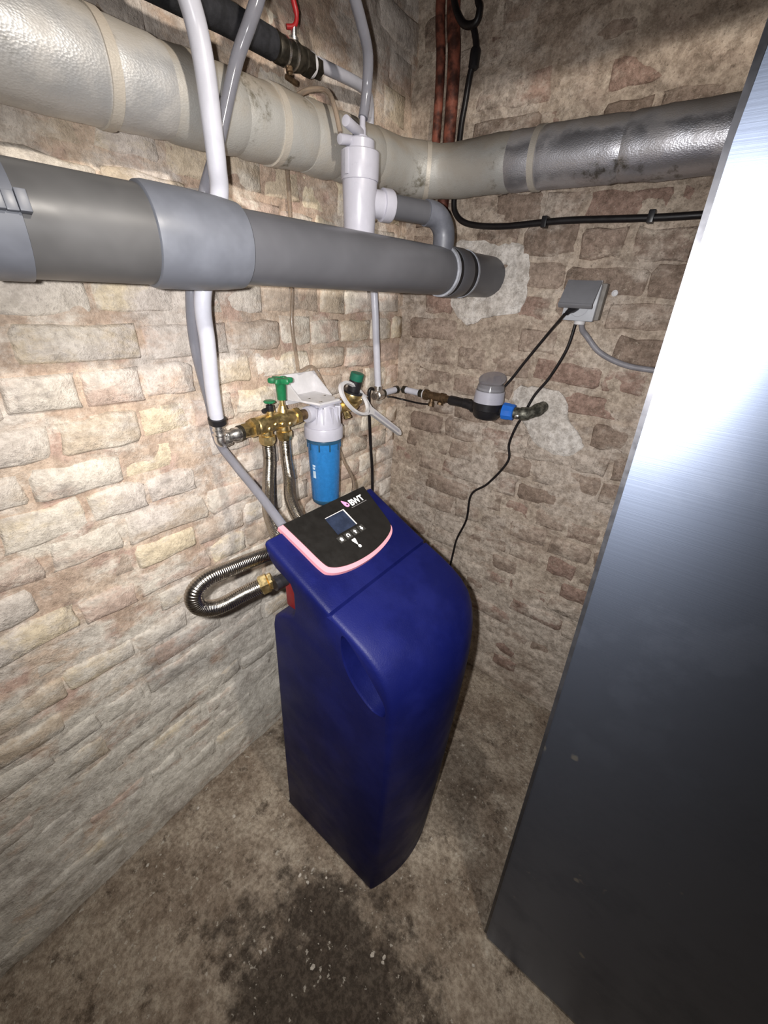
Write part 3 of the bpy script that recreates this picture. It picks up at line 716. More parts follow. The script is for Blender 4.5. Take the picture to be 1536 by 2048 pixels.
t = thing('supply_pipe', 'wide white plastic pipe rising from the brass manifold past both big pipes', 'pipe', (0.080, -0.710, 1.02))
wl = [(0.080, -0.710, 1.066), (0.090, -0.715, 1.128), (0.110, -0.721, 1.208), (0.127, -0.727, 1.276), (0.135, -0.706, 1.345), (0.143, -0.684, 1.412), (0.157, -0.690, 1.446), (0.165, -0.695, 1.480), (0.168, -0.697, 1.531), (0.170, -0.702, 1.568), (0.174, -0.712, 1.592), (0.180, -0.73, 1.625), (0.185, -0.76, 1.68), (0.188, -0.80, 1.78), (0.19, -0.82, 1.95), (0.19, -0.82, HZ)]
obj('pipe', tube(BM(), catmull(wl, 8), 0.0130, 20), M['white_pipe'], t, True, 60)
bm = BM(); lathe(bm, (0.080, -0.7100, 1.060), (0.16, -0.065, 1), [(0, 0.0150), (0.002, 0.0168), (0.0125, 0.0172), (0.0135, 0.0145)], 24); obj('press_ring', bm, M['black_pl'], t, True, 30)
bm = BM(); lathe(bm, (0.080, -0.7100, 1.030), (0, 0, 1), [(0, 0.0105), (0.007, 0.0112), (0.008, 0.0135), (0.0105, 0.0135), (0.0115, 0.0100), (0.016, 0.0098), (0.017, 0.0122), (0.0205, 0.0122), (0.0215, 0.0105), (0.026, 0.0105), (0.027, 0.0135), (0.0305, 0.0135)], 24); obj('press_fitting', bm, M['chrome'], t, True, 30)
bm = BM(); tube(bm, catmull([(0.080, -0.710, 1.034), (0.080, -0.7095, 1.026), (0.080, -0.704, 1.022), (0.080, -0.690, 1.024)], 6), 0.0112, 18); obj('elbow', bm, M['chrome'], t, True, 50)

# brass manifold
ZB = 1.0375
t = thing('brass_manifold', 'brass bypass manifold with green handwheel beside the blue filter', 'valve', (0.08, -0.59, ZB))
def yl(name, y0, pr, mat, seg=24, z=ZB, x=0.080):
    return obj(name, lathe(BM(), (x, y0, z), (0, 1, 0), pr, seg), M[mat], t, True, 30)
yl('union_nut', -0.698, [(0, 0.010), (0.002, 0.0125), (0.014, 0.0128), (0.018, 0.0150), (0.030, 0.0150)], 'chrome', 20, 1.030)
yl('dark_ring', -0.668, [(0, 0.0148), (0.001, 0.0155), (0.008, 0.0155), (0.009, 0.0140)], 'brass_dark', 20, 1.032)
yl('hex_tail', -0.660, [(0, 0.0145), (0.001, 0.0158), (0.022, 0.0158), (0.024, 0.0140)], 'brass', 6, 1.0335)
yl('hex_nut', -0.638, [(0, 0.0150), (0.0015, 0.0212), (0.012, 0.0212), (0.0135, 0.0170)], 'brass', 6, 1.0355)
bm = BM(); lathe(bm, (0.080, -0.626, 1.036), (0, 1, 0.02), [(0, 0.0155), (0.004, 0.0195), (0.030, 0.0205), (0.045, 0.0175), (0.058, 0.0175), (0.070, 0.0200), (0.094, 0.0200), (0.104, 0.0165), (0.112, 0.0145)], 28)
obj('valve_body', bm, M['brass'], t, True, 40)
yl('hex_nut', -0.521, [(0, 0.0150), (0.0015, 0.0200), (0.014, 0.0200), (0.0155, 0.0160)], 'brass', 6, 1.0375)
yl('tail_piece', -0.507, [(0, 0.0125), (0.026, 0.0125)], 'brass_dull', 24, 1.0370)
for yy in (-0.602, -0.585, -0.566, -0.545):
    bm = BM(); lathe(bm, (0.097, yy, 1.034+0.004*math.sin(yy*200)), (1, 0, -0.1), [(0, 0.0060), (0.0030, 0.0058), (0.0045, 0.0040)], 16)
    obj('cast_boss', bm, M['brass'], t, True, 30)
for (yy, zb) in ((-0.600, 0.986), (-0.552, 0.986)):
    bm = BM(); lathe(bm, (0.082, yy, 1.026), (0, 0, -1), [(0, 0.0135), (0.016, 0.0135)], 20); obj('outlet_neck', bm, M['brass'], t, True, 30)
    bm = BM(); lathe(bm, (0.082, yy, 1.014), (0, 0, -1), [(0, 0.0130), (0.0020, 0.0180), (0.015, 0.0180), (0.022, 0.0150), (0.0225, 0.0110)], 6 if yy < -0.58 else 8); obj('hose_nut', bm, M['brass'], t, True, 30)
bm = BM(); lathe(bm, (0.080, -0.549, 1.050), (0, 0, 1), [(0, 0.0125), (0.010, 0.0115), (0.016, 0.0085), (0.020, 0.0080), (0.021, 0.0058), (0.044, 0.0055)], 20); obj('valve_stem', bm, M['brass'], t, True, 30)
hw = obj('handwheel', lathe(BM(), (0.080, -0.549, 1.082), (0, 0, 1), [(0, 0.0100), (0.034, 0.0118), (0.037, 0.0135), (0.0375, 0.010)], 20), M['green'], t, True, 30)
lob = []
for k in range(72):
    a = 2*PI*k/72; lob.append(((0.0215+0.0058*math.cos(6*a))*math.cos(a), (0.0215+0.0058*math.cos(6*a))*math.sin(a)))
bm = BM(); A = []
for s, dz in ((0.93, 0.0), (1.0, 0.002), (1.0, 0.0075), (0.92, 0.0105), (0.45, 0.0115), (0.40, 0.0095)):
    A.append([bm.verts.new((0.080+p[0]*s, -0.549+p[1]*s, 1.1185+dz)) for p in lob])
for X, Y in zip(A, A[1:]):
    for i in range(72): bm.faces.new((X[i], X[(i+1) % 72], Y[(i+1) % 72], Y[i]))
bm.faces.new(A[0][::-1]); bm.faces.new(A[-1]); obj('wheel_rim', bm, M['green'], hw, True, 40)
bm = BM(); lathe(bm, (0.082, -0.585, 1.050), (0, 0, 1), [(0, 0.0085), (0.010, 0.0085), (0.011, 0.0105), (0.014, 0.0105), (0.0145, 0.007)], 18); obj('tap_seat', bm, M['brass'], t, True, 30)
bm = BM(); lathe(bm, (0.082, -0.585, 1.0635), (0, 0, 1), [(0, 0.0085), (0.002, 0.0092), (0.013, 0.0085), (0.014, 0.005), (0.019, 0.0045)], 16)
tp = obj('drain_tap', bm, M['black_pl'], t, True, 30)
bm = BM(); lathe(bm, (0.082, -0.590, 1.0685), (0.25, -1, -0.1), [(0, 0.0050), (0.009, 0.0045), (0.010, 0.0055), (0.016, 0.0052)], 12); obj('tap_spout', bm, M['black_pl'], tp, True, 30)
bm = BM(); lathe(bm, (0.082, -0.585, 1.081), (0, 0, 1), [(0, 0.0105), (0.0015, 0.0128), (0.0040, 0.0128), (0.0055, 0.0100)], 8); obj('tap_knob', bm, M['green'], tp, True, 30)

# corrugated steel hoses
def corr(pts, r, pitch=0.0034, seg=16, sub=24):
    P = catmull(pts, sub); s = [0.0]
    for a, b in zip(P, P[1:]): s.append(s[-1]+(b-a).length)
    L = s[-1]; n = int(L/pitch*4); out = []; R = []; i = 0
    for k in range(n+1):
        q = L*k/n
        while i < len(s)-2 and s[i+1] < q: i += 1
        f = (q-s[i])/max(1e-9, s[i+1]-s[i]); out.append(P[i].lerp(P[i+1], f)); R.append(r + 0.0005*(0, 1, 0, -1)[k % 4])
    return tube(BM(), out, R, seg)
h1 = [(0.082, -0.600, 0.990), (0.085, -0.603, 0.955), (0.113, -0.632, 0.915), (0.172, -0.680, 0.890), (0.230, -0.710, 0.872), (0.260, -0.722, 0.862), (0.274, -0.745, 0.866), (0.278, -0.790, 0.876), (0.280, -0.845, 0.885), (0.280, -0.887, 0.888), (0.281, -0.911, 0.874), (0.283, -0.9085, 0.847), (0.286, -0.880, 0.829), (0.296, -0.838, 0.834), (0.312, -0.806, 0.844)]
t = thing('steel_hose', 'corrugated steel hose looping out beside the softener to its rear connection', 'hose', h1[0], 'corrugated steel hoses under the manifold')
obj('hose', corr(h1, 0.0134), M['inox'], t, True, 80)
dn = (Vector(h1[-1])-Vector(h1[-2])).normalized()
bm = BM(); hexnut(bm, Vector(h1[-1])-dn*0.006, Vector(h1[-1])+dn*0.010, 0.0182); hexnut(bm, Vector(h1[-1])+dn*0.010, Vector(h1[-1])+dn*0.018, 0.0160); obj('end_nut', bm, M['brass'], t, True, 30)
h2 = [(0.082, -0.552, 0.990), (0.087, -0.556, 0.950), (0.122, -0.580, 0.913), (0.178, -0.625, 0.894), (0.230, -0.648, 0.876), (0.275, -0.648, 0.860), (0.305, -0.636, 0.850), (0.332, -0.628, 0.842)]
o = obj('steel_hose', corr(h2, 0.0134), M['inox'], None, True, 80, origin=h2[0]); tag(o, 'corrugated steel hose dropping straight from manifold to behind the softener, nearer the filter', 'hose', 'corrugated steel hoses under the manifold')

# ------------------------------------------------------------------ filter
FX, FY = 0.088, -0.432
t = thing('water_filter', 'white and blue cartridge water filter hanging on the wall', 'water filter', (FX, FY, 0.785))
bm = BM(); lathe(bm, (FX, FY, 0.786), (0, 0, 1), [(0, 0.020), (0.002, 0.030), (0.006, 0.0345), (0.014, 0.0370), (0.10, 0.0400), (0.178, 0.0425)], 40); sb = obj('filter_bowl', bm, M['sump'], t, True, 40)
bm = BM(); lathe(bm, (FX, FY, 0.7825), (0, 0, 1), [(0, 0.018), (0.002, 0.0300), (0.008, 0.0358), (0.017, 0.0376), (0.0185, 0.0370)], 40); obj('bowl_base', bm, M['sump_dk'], sb, True, 40)
bm = BM(); lathe(bm, (FX, FY, 0.9615), (0, 0, 1), [(0, 0.0425), (0.001, 0.0450), (0.010, 0.0455), (0.012, 0.044)], 40); obj('bowl_rim', bm, M['sump_dk'], sb, True, 40)
for k in range(10):
    bm = BM(); a = 2*PI*k/10+0.2; c = V(FX+0.0418*math.cos(a), FY+0.0418*math.sin(a), 0)
    box(bm, (-0.0022, -0.0018, 0.944), (0.0022, 0.0018, 0.9635), 0.0008, Matrix.Translation(c) @ Matrix.Rotation(a, 4, 'Z'))
    obj('bowl_rib', bm, M['sump_dk'], sb)
def on_bowl(a, z, d):
    r = 0.0370+(z-0.80)*0.0335+d; return V(FX+r*math.cos(a), FY+r*math.sin(a), z)
for (z0, z1, a0, a1) in ((0.868, 0.888, -1.62, -1.40), (0.892, 0.898, -1.62, -1.44), (0.900, 0.905, -1.62, -1.40)):
    bm = BM(); g0 = []
    for z in (z0, z1):
        for d in (-0.0006, 0.0006): g0.append([bm.verts.new(on_bowl(a0+(a1-a0)*k/6, z, d)) for k in range(7)])
    lo0, hi0, lo1, hi1 = g0
    for X, Y in ((lo0, hi0), (hi0, hi1), (hi1, lo1), (lo1, lo0)):
        for i in range(6): bm.faces.new((X[i], X[i+1], Y[i+1], Y[i]))
    bm.faces.new((lo0[0], lo1[0], hi1[0], hi0[0])); bm.faces.new((lo0[6], hi0[6], hi1[6], lo1[6]))
    obj('sticker', bm, M['label'], sb)
bm = BM(); lathe(bm, (FX, FY, 0.9715), (0, 0, 1), [(0, 0.0465), (0.0015, 0.0490), (0.027, 0.0490), (0.030, 0.0478), (0.0305, 0.0440)], 44); obj('collar', bm, M['white_pl'], t, True, 30)
bm = BM(); lathe(bm, (FX, FY, 1.0015), (0, 0, 1), [(0, 0.0445), (0.010, 0.0440), (0.026, 0.0400), (0.044, 0.0330), (0.058, 0.0270), (0.060, 0.0255)], 40); hd = obj('filter_head', bm, M['white_pl'], t, True, 40)
for s in (-1, 1):
    bm = BM(); lathe(bm, (FX-0.004, FY, 1.036), (0, s, 0), [(0.02, 0.0195), (0.050, 0.0195), (0.052, 0.0185), (0.0525, 0.0135)], 28); obj('port', bm, M['white_pl'], hd, True, 30)
for a in (-1.15, -0.75, -0.2, 0.2, 0.6):
    bm = BM(); c = V(FX, FY, 0); box(bm, (0.020, -0.0018, 1.003), (0.0435, 0.0018, 1.052), 0.0008, Matrix.Translation(c) @ Matrix.Rotation(a, 4, 'Z'))
    obj('head_rib', bm, M['white_pl'], hd)
bm = BM(); box(bm, (FX-0.03, FY-0.036, 1.0565), (FX+0.030, FY+0.036, 1.0625), 0.0015); obj('head_flange', bm, M['white_pl'], hd)
for (dx, dy) in ((-0.02, -0.026), (0.02, -0.026), (-0.02, 0.026), (0.02, 0.026)):
    bm = BM(); lathe(bm, (FX+dx, FY+dy, 1.063), (0, 0, 1), [(0, 0.0048), (0.0045, 0.0048), (0.006, 0.003)], 6)
    obj('screw', bm, M['chrome'], t)
br = obj('bracket', prism(BM(), [(0.012, -0.055), (0.050, -0.050), (0.118, -0.034), (0.118, 0.034), (0.050, 0.050), (0.012, 0.055)], lambda a, b, d: V(a, FY-0.005+b, 1.0625+d), 0.0, 0.0045), M['white_dull'], t, False)
bm = BM(); box(bm, (0.0105, FY-0.062, 1.046), (0.0155, FY+0.062, 1.118), 0.0015); obj('wall_plate', bm, M['white_dull'], br)
for s in (-1, 1):
    obj('gusset', prism(BM(), [(0.0155, 1.066), (0.075, 1.066), (0.0155, 1.112)], lambda a, b, d, s=s: V(a, FY-0.005+s*0.050+d, b), -0.002, 0.002), M['white_dull'], br, False)
for s in (-1, 1):
    bm = BM(); lathe(bm, (0.0155, FY+s*0.048, 1.103), (1, 0, 0), [(0, 0.0042), (0.0008, 0.0040), (0.001, 0.002)], 12)
    obj('screw_hole', bm, M['black_pl'], br)

# ------------------------------------------------------------------ pressure reducer
t = thing('pressure_reducer', 'small brass pressure reducer with black and green cap right of the filter', 'valve', (0.078, -0.315, 1.02))
bm = BM(); lathe(bm, (0.082, -0.381, 1.036), (-0.12, 1, -0.02), [(0, 0.0120), (0.018, 0.0120), (0.019, 0.0175), (0.030, 0.0175), (0.031, 0.0135), (0.045, 0.0150), (0.060, 0.0215), (0.078, 0.0215), (0.092, 0.0150), (0.104, 0.0125)], 24); obj('body', bm, M['brass'], t, True, 40)
bm = BM(); lathe(bm, (0.068, -0.279, 1.034), (-0.12, 1, 0), [(0, 0.0130), (0.0015, 0.0162), (0.015, 0.0162), (0.0165, 0.0130), (0.030, 0.0110), (0.040, 0.0110)], 6); obj('union_nut', bm, M['chrome'], t, True, 30)
ax = Vector((0.22, 0.10, 1)).normalized(); ap = V(0.077, -0.316, 1.040)
bm = BM(); lathe(bm, ap, ax, [(0, 0.019), (0.004, 0.0235), (0.012, 0.0250), (0.022, 0.0262), (0.024, 0.0255)], 28); obj('bonnet_ring', bm, M['brass'], t, True, 40)
bm = BM(); lathe(bm, ap+ax*0.024, ax, [(0, 0.0262), (0.005, 0.0262), (0.0065, 0.0180), (0.034, 0.0172)], 28); obj('bonnet', bm, M['black_pl'], t, True, 30)
bm = BM(); lathe(bm, ap+ax*0.058, ax, [(0, 0.0176), (0.001, 0.0180), (0.017, 0.0176), (0.0185, 0.0160), (0.0186, 0.012)], 24); obj('adjusting_cap', bm, M['green_dk'], t, True, 30)
bm = BM(); lathe(bm, (0.084, -0.345, 1.018), (0.5, 0, -1), [(0, 0.009), (0.010, 0.009), (0.011, 0.0105), (0.018, 0.0105)], 8); obj('gauge_plug', bm, M['brass'], t, True, 30)

# ------------------------------------------------------------------ filter spanner hung on the reducer
t = thing('filter_spanner', 'white plastic ring spanner hanging over the pressure reducer', 'spanner', (0.12, -0.15, 0.925))
rc = V(0.111, -0.338, 1.056); hv = (V(0.128, -0.143, 0.922)-rc).normalized(); ev = Vector((-0.46, 0.48, 0.74)); ev = (ev - hv*ev.dot(hv)).normalized(); nv_ = hv.cross(ev)
bm = BM(); NR = 56; sec = [(-0.0038, -0.004), (0.0038, -0.004), (0.0038, 0.004), (-0.0038, 0.004)]; rg = []
for k in range(NR):
    a = 2*PI*k/NR; rad = (hv*math.cos(a)*1.34 + ev*math.sin(a)*0.80); rl = 0.0440
    rg.append([bm.verts.new(rc + rad*(rl+s0) + nv_*s1) for s0, s1 in sec])
for k in range(NR):
    X, Y = rg[k], rg[(k+1) % NR]
    for i in range(4): bm.faces.new((X[i], X[(i+1) % 4], Y[(i+1) % 4], Y[i]))
obj('ring', bm, M['white_dull'], t, True, 35)
hl = (V(0.128, -0.143, 0.922)-rc).length
outh = [(0.054, -0.023), (0.063, -0.016), (0.074, -0.0112), (hl-0.012, -0.0105), (hl-0.003, -0.0075), (hl, 0), (hl-0.003, 0.0075), (hl-0.012, 0.0105), (0.074, 0.0112), (0.063, 0.016), (0.054, 0.023), (0.058, 0.012), (0.0605, 0.0), (0.058, -0.012)]
hn = obj('handle', prism(BM(), outh, lambda a, b, d: rc + hv*a + ev*b + nv_*d, -0.004, 0.004), M['white_dull'], t, True, 35)
outs = [(0.085, -0.0045), (hl-0.018, -0.0045), (hl-0.014, 0), (hl-0.018, 0.0045), (0.085, 0.0045)]
obj('handle_recess', prism(BM(), outs, lambda a, b, d: rc + hv*a + ev*b + nv_*d, -0.0044, 0.0044), M['white_pl'], hn, False)

# ------------------------------------------------------------------ white riser in the corner
t = thing('riser_pipe', 'thin white pipe rising in the wall corner and crossing to the ball valve', 'pipe', (0.05, -0.165, 1.0))
rp = [(0.050, -0.165, 1.055), (0.048, -0.178, 1.16), (0.046, -0.188, 1.282), (0.016, -0.190, 1.423)]
obj('riser', tube(BM(), catmull([(0.050, -0.165, 1.050), (0.048, -0.176, 1.16), (0.044, -0.186, 1.282), (0.022, -0.186, 1.44), (0.0200, -0.190, 1.56), (0.030, -0.205, 1.640)], 8), 0.0098, 18), M['white_pipe'], t, True, 60)
obj('upper_run', tube(BM(), catmull([(0.030, -0.205, 1.636), (0.033, -0.210, 1.654), (0.038, -0.225, 1.668), (0.048, -0.262, 1.668), (0.060, -0.330, 1.660), (0.068, -0.398, 1.652)], 8), 0.0098, 18), M['white_pipe'], t, True, 60)
bm = BM(); lathe(bm, (0.050, -0.165, 1.026), (0, 0, 1), [(0, 0.012), (0.010, 0.012), (0.011, 0.0145), (0.014, 0.0145), (0.015, 0.0095), (0.019, 0.0095), (0.020, 0.0118), (0.030, 0.0118)], 20); obj('press_fitting', bm, M['chrome'], t, True, 30)
bm = BM(); lathe(bm, (0.056, -0.190, 1.030), (-0.05, 1, 0), [(0, 0.011), (0.010, 0.012), (0.012, 0.0148), (0.036, 0.0148), (0.038, 0.010)], 20); obj('tee_body', bm, M['chrome'], t, True, 30)
for p_, d_ in (((0.0525, -0.150, 1.031), (-0.03, 1, 0)), ((0.050, -0.078, 1.032), (0, 1, 0)), ((0.064, -0.051, 1.032), (1, 0, 0)), ((0.126, -0.05, 1.031), (1, 0, 0))):
    obj('press_sleeve', lathe(BM(), p_, d_, [(0, 0.0118), (0.012, 0.0118)], 18), M['brass_dark'], t, True, 30)
bm = BM(); cyl(bm, (0.052, -0.139, 1.031), (0.050, -0.077, 1.032), 0.0096, 18); obj('short_pipe', bm, M['white_pipe'], t)
bm = BM(); tube(bm, catmull([(0.050, -0.068, 1.032), (0.050, -0.058, 1.032), (0.053, -0.053, 1.032), (0.060, -0.051, 1.032), (0.068, -0.051, 1.032)], 5), 0.0085, 16); obj('corner_elbow', bm, M['chrome'], t, True, 50)
bm = BM(); cyl(bm, (0.075, -0.051, 1.032), (0.128, -0.050, 1.031), 0.0096, 18); obj('short_pipe', bm, M['white_pipe'], t)

# ball valve and foam-wrapped feed at the top
t = thing('ball_valve', 'dark bronze ball valve with red lever above the foil-wrapped pipe', 'valve', (0.078, -0.45, 1.64))
vd = Vector((-0.10, 1, 0.09)).normalized(); va = V(0.088, -0.512, 1.632)
bm = BM(); lathe(bm, va, vd, [(0, 0.0150), (0.004, 0.0180), (0.016, 0.0180), (0.018, 0.0150), (0.030, 0.0165), (0.044, 0.0195), (0.058, 0.0165), (0.062, 0.0160)], 22); obj('valve_body', bm, M['brass_dark'], t, True, 40)
bm = BM(); lathe(bm, va+vd*0.016, vd, [(0, 0.0186), (0.004, 0.0186)], 22); lathe(bm, va+vd*0.036, vd, [(0, 0.0192), (0.003, 0.0192)], 22); obj('worn_edge', bm, M['chrome'], t, True, 40)
bm = BM(); hexnut(bm, va+vd*0.062, va+vd*0.082, 0.0185); obj('hex_nut', bm, M['brass_dark'], t, True, 30)
bm = BM(); lathe(bm, va+vd*0.082, vd, [(0, 0.0165), (0.005, 0.0165)], 22); obj('white_seal', bm, M['white_dull'], t, True, 30)
bm = BM(); hexnut(bm, va+vd*0.087, va+vd*0.106, 0.0150); obj('end_nut', bm, M['brass_dark'], t, True, 30)
bm = BM(); lathe(bm, va+vd*0.044+V(0, 0, 0.012), (0.1, 0, 1), [(0, 0.008), (0.010, 0.008), (0.011, 0.0055), (0.022, 0.005)], 14); obj('stem', bm, M['chrome'], t, True, 30)
hp = va+vd*0.044+V(0.004, 0, 0.034)
bm = BM(); tube(bm, catmull([hp+V(-0.006, -0.012, -0.004), hp, hp+V(0.002, 0.004, 0.012), hp+V(0.001, -0.002, 0.030), hp+V(-0.001, -0.006, 0.060), hp+V(-0.004, -0.010, 0.100)], 5), [0.0035]*11+[0.0045]*15, 10); obj('lever', bm, M['red_lever'], t, True, 50)
bm = BM(); lathe(bm, va+vd*0.030-V(0, 0, 0.014), (0.15, 0, -1), [(0, 0.006), (0.008, 0.006), (0.009, 0.004), (0.013, 0.004)], 10); lathe(bm, va+vd*0.030+V(0.003, -0.010, -0.030), (0, 1, -0.1), [(0, 0.004), (0.022, 0.004)], 8); obj('drain_cock', bm, M['brass_dull'], t, True, 30)
P = [(0.100, -1.75, 1.604), (0.100, -0.95, 1.612), (0.100, -0.695, 1.621), (0.098, -0.617, 1.627), (0.090, -0.520, 1.632)]
o = tube_thing('foam_pipe', 'pipe in black foam sleeve above the foil-wrapped pipe', 'pipe', P, 0.0185, M['foam'], 20)

# thin clear tube
tt_ = [(0.168, -0.448, 1.536), (0.152, -0.447, 1.575), (0.110, -0.425, 1.604), (0.070, -0.435, 1.606), (0.034, -0.440, 1.590), (0.017, -0.440, 1.540), (0.016, -0.438, 1.46), (0.017, -0.440, 1.40), (0.017, -0.445, 1.30), (0.018, -0.454, 1.225), (0.024, -0.451, 1.149), (0.026, -0.446, 1.125), (0.026, -0.400, 1.128), (0.025, -0.355, 1.06), (0.020, -0.335, 0.985), (0.018, -0.317, 0.932), (0.050, -0.318, 0.865), (0.16, -0.40, 0.862), (0.25, -0.500, 0.892), (0.292, -0.540, 0.905)]
tube_thing('thin_tube', 'thin brownish clear tube hanging down the wall behind the filter', 'tube', tt_, 0.0042, M['thin_tube'], 12)

# ------------------------------------------------------------------ water meter
MX, MY = 0.362, -0.066
t = thing('water_meter', 'black and white water meter with a clear lid on the right brick wall', 'water meter', (MX, MY, 1.0))
bm = BM(); lathe(bm, (MX, MY, 1.003), (0, 0, 1), [(0, 0.022), (0.003, 0.031), (0.010, 0.0370), (0.026, 0.0400), (0.028, 0.0425), (0.046, 0.0430), (0.047, 0.0415)], 40); obj('meter_body', bm, M['black_pl'], t, True, 30)
bm = BM(); lathe(bm, (MX, MY, 1.050), (0, 0, 1), [(0, 0.0412), (0.030, 0.0392), (0.031, 0.0380)], 40); obj('white_band', bm, M['white_pl'], t, True, 30)
bm = BM(); lathe(bm, (MX, MY, 1.081), (0, 0, 1), [(0, 0.0378), (0.006, 0.0368), (0.016, 0.0345), (0.0175, 0.0320)], 40); obj('clear_dome', bm, M['clear_lid'], t, True, 30)
bm = BM(); lathe(bm, (MX, MY, 1.0815), (0, 0, 1), [(0, 0.0300), (0.0060, 0.0300)], 32); obj('dial', bm, M['socket_box'], t, True, 30)
bm = BM(); lathe(bm, (MX-0.004, MY+0.012, 1.106), (0.02, -0.42, 1), [(0, 0.0350), (0.001, 0.0365), (0.004, 0.0365), (0.0052, 0.0340)], 36); obj('hinged_lid', bm, M['clear_lid'], t, True, 30)
bm = BM(); box(bm, (MX-0.008, MY+0.026, 1.090), (MX+0.008, MY+0.040, 1.112), 0.002); obj('lid_hinge', bm, M['clear_lid'], t)
bm = BM(); lathe(bm, (MX-0.036, MY+0.002, 1.029), (-1, 0.12, 0), [(0, 0.018), (0.010, 0.018), (0.012, 0.0135), (0.022, 0.0135)], 20); obj('inlet_stub', bm, M['black_pl'], t, True, 30)
bm = BM(); lathe(bm, (MX+0.036, MY+0.002, 1.033), (1, 0.0, 0.02), [(0, 0.0150), (0.020, 0.0150)], 20); obj('outlet_stub', bm, M['black_pl'], t, True, 30)
t = thing('check_valve', 'brown tarnished brass check valve between white pipe and water meter', 'valve', (0.22, -0.05, 1.02))
bm = BM(); lathe(bm, (0.142, -0.050, 1.0305), (1, -0.03, 0), [(0, 0.0125), (0.003, 0.0125), (0.004, 0.0160), (0.014, 0.0160), (0.016, 0.0125), (0.060, 0.0125), (0.062, 0.0150), (0.076, 0.0150), (0.078, 0.0110), (0.100, 0.0110)], 16); obj('valve_body', bm, M['brass_dull'], t, True, 30)
bm = BM(); lathe(bm, (0.1405, -0.050, 1.0305), (1, 0, 0), [(0, 0.0138), (0.0035, 0.0138)], 20); obj('white_washer', bm, M['white_dull'], t, True, 30)
bm = BM(); lathe(bm, (0.236, -0.053, 1.0300), (1, -0.03, 0), [(0, 0.0128), (0.004, 0.0142), (0.046, 0.0128), (0.048, 0.0145), (0.068, 0.0150)], 18); obj('black_union', bm, M['black_pl'], t, True, 30)
for x_, l_ in ((0.176, 0.022), (0.206, 0.012)):
    bm = BM(); lathe(bm, (x_, -0.054, 1.022), (0, -0.2, -1), [(0, 0.0070), (l_*0.4, 0.0070), (l_*0.45, 0.0095), (l_, 0.0095)], 8); obj('test_plug', bm, M['brass_dull'], t, True, 30)
t = thing('stop_valve', 'bent brass stop valve with bright blue nut entering the plaster patch', 'valve', (0.44, -0.05, 1.03))
bm = BM(); lathe(bm, (0.407, -0.066, 1.034), (1, 0.06, 0.02), [(0, 0.0190), (0.002, 0.0228), (0.016, 0.0228), (0.019, 0.0215), (0.030, 0.0215), (0.032, 0.0180)], 10); obj('blue_nut', bm, M['blue_nut'], t, True, 25)
bm = BM(); tube(bm, catmull([(0.434, -0.064, 1.035), (0.452, -0.062, 1.035), (0.470, -0.056, 1.037), (0.484, -0.040, 1.043), (0.492, -0.020, 1.049), (0.495, 0.006, 1.052)], 5), [0.0150]*6+[0.0175]*5+[0.0150]*5+[0.0170]*4+[0.0150]*6, 18); obj('bent_body', bm, M['verdigris'], t, True, 50)
bm = BM(); lathe(bm, (0.452, -0.075, 1.030), (0.15, -1, -0.2), [(0, 0.0060), (0.006, 0.0058), (0.007, 0.0040)], 12); obj('spindle', bm, M['chrome'], t, True, 30)

# ------------------------------------------------------------------ wall socket
t = thing('wall_socket', 'grey surface wall socket with raised lid on the right wall', 'socket', (0.53, -0.012, 1.265))
bm = BM(); box(bm, (0.500, -0.034, 1.266), (0.574, -0.008, 1.340), 0.004); obj('back_box', bm, M['socket_back'], t)
bm = BM(); box(bm, (0.496, -0.050, 1.263), (0.566, -0.034, 1.338), 0.004); obj('front_plate', bm, M['socket_box'], t)
mt = Matrix.Translation((0.529, -0.047, 1.341)) @ Matrix.Rotation(math.radians(-38), 4, 'X')
bm = BM(); box(bm, (-0.036, -0.006, -0.062), (0.036, 0.0, 0.0), 0.003, mt); box(bm, (-0.036, -0.006, -0.062), (0.036, 0.006, -0.056), 0.0015, mt); obj('lid', bm, M['socket_lid'], t)
for s in (-1, 1):
    bm = BM(); cyl(bm, (0.529+s*0.030-0.006, -0.047, 1.341), (0.529+s*0.030+0.006, -0.047, 1.341), 0.0035, 10); obj('hinge_pin', bm, M['white_dull'], t)
bm = BM(); lathe(bm, (0.531, -0.052, 1.292), (0, -1, 0), [(-0.004, 0.020), (0.000, 0.0205), (0.001, 0.019)], 28); obj('socket_well', bm, M['socket_box'], t, True, 30)
bm = BM(); lathe(bm, (0.536, -0.034, 1.266), (0, 0, -1), [(0, 0.0125), (0.010, 0.0120), (0.0105, 0.009)], 18); obj('cable_gland', bm, M['white_dull'], t, True, 30)
bm = BM(); lathe(bm, (0.523, -0.057, 1.293), (-0.35, -1.2, -0.7), [(0, 0.0120), (0.010, 0.0105), (0.020, 0.0060), (0.030, 0.0050)], 16); pg = tag(obj('mains_plug', bm, M['black_pl'], None, True, 40, (0.523, -0.057, 1.293)), 'black mains plug under the raised lid of the socket', 'plug')
bm = BM(); lathe(bm, (0.588, -0.006, 1.322), (0, -1, 0), [(0, 0.0065), (0.006, 0.0065), (0.0065, 0.0055), (0.0066, 0.0030), (0.004, 0.0028)], 20); tag(obj('wall_plug', bm, M['white_dull'], None, True, 30, (0.588, -0.006, 1.322)), 'small white ring wall plug beside the socket', 'wall plug')

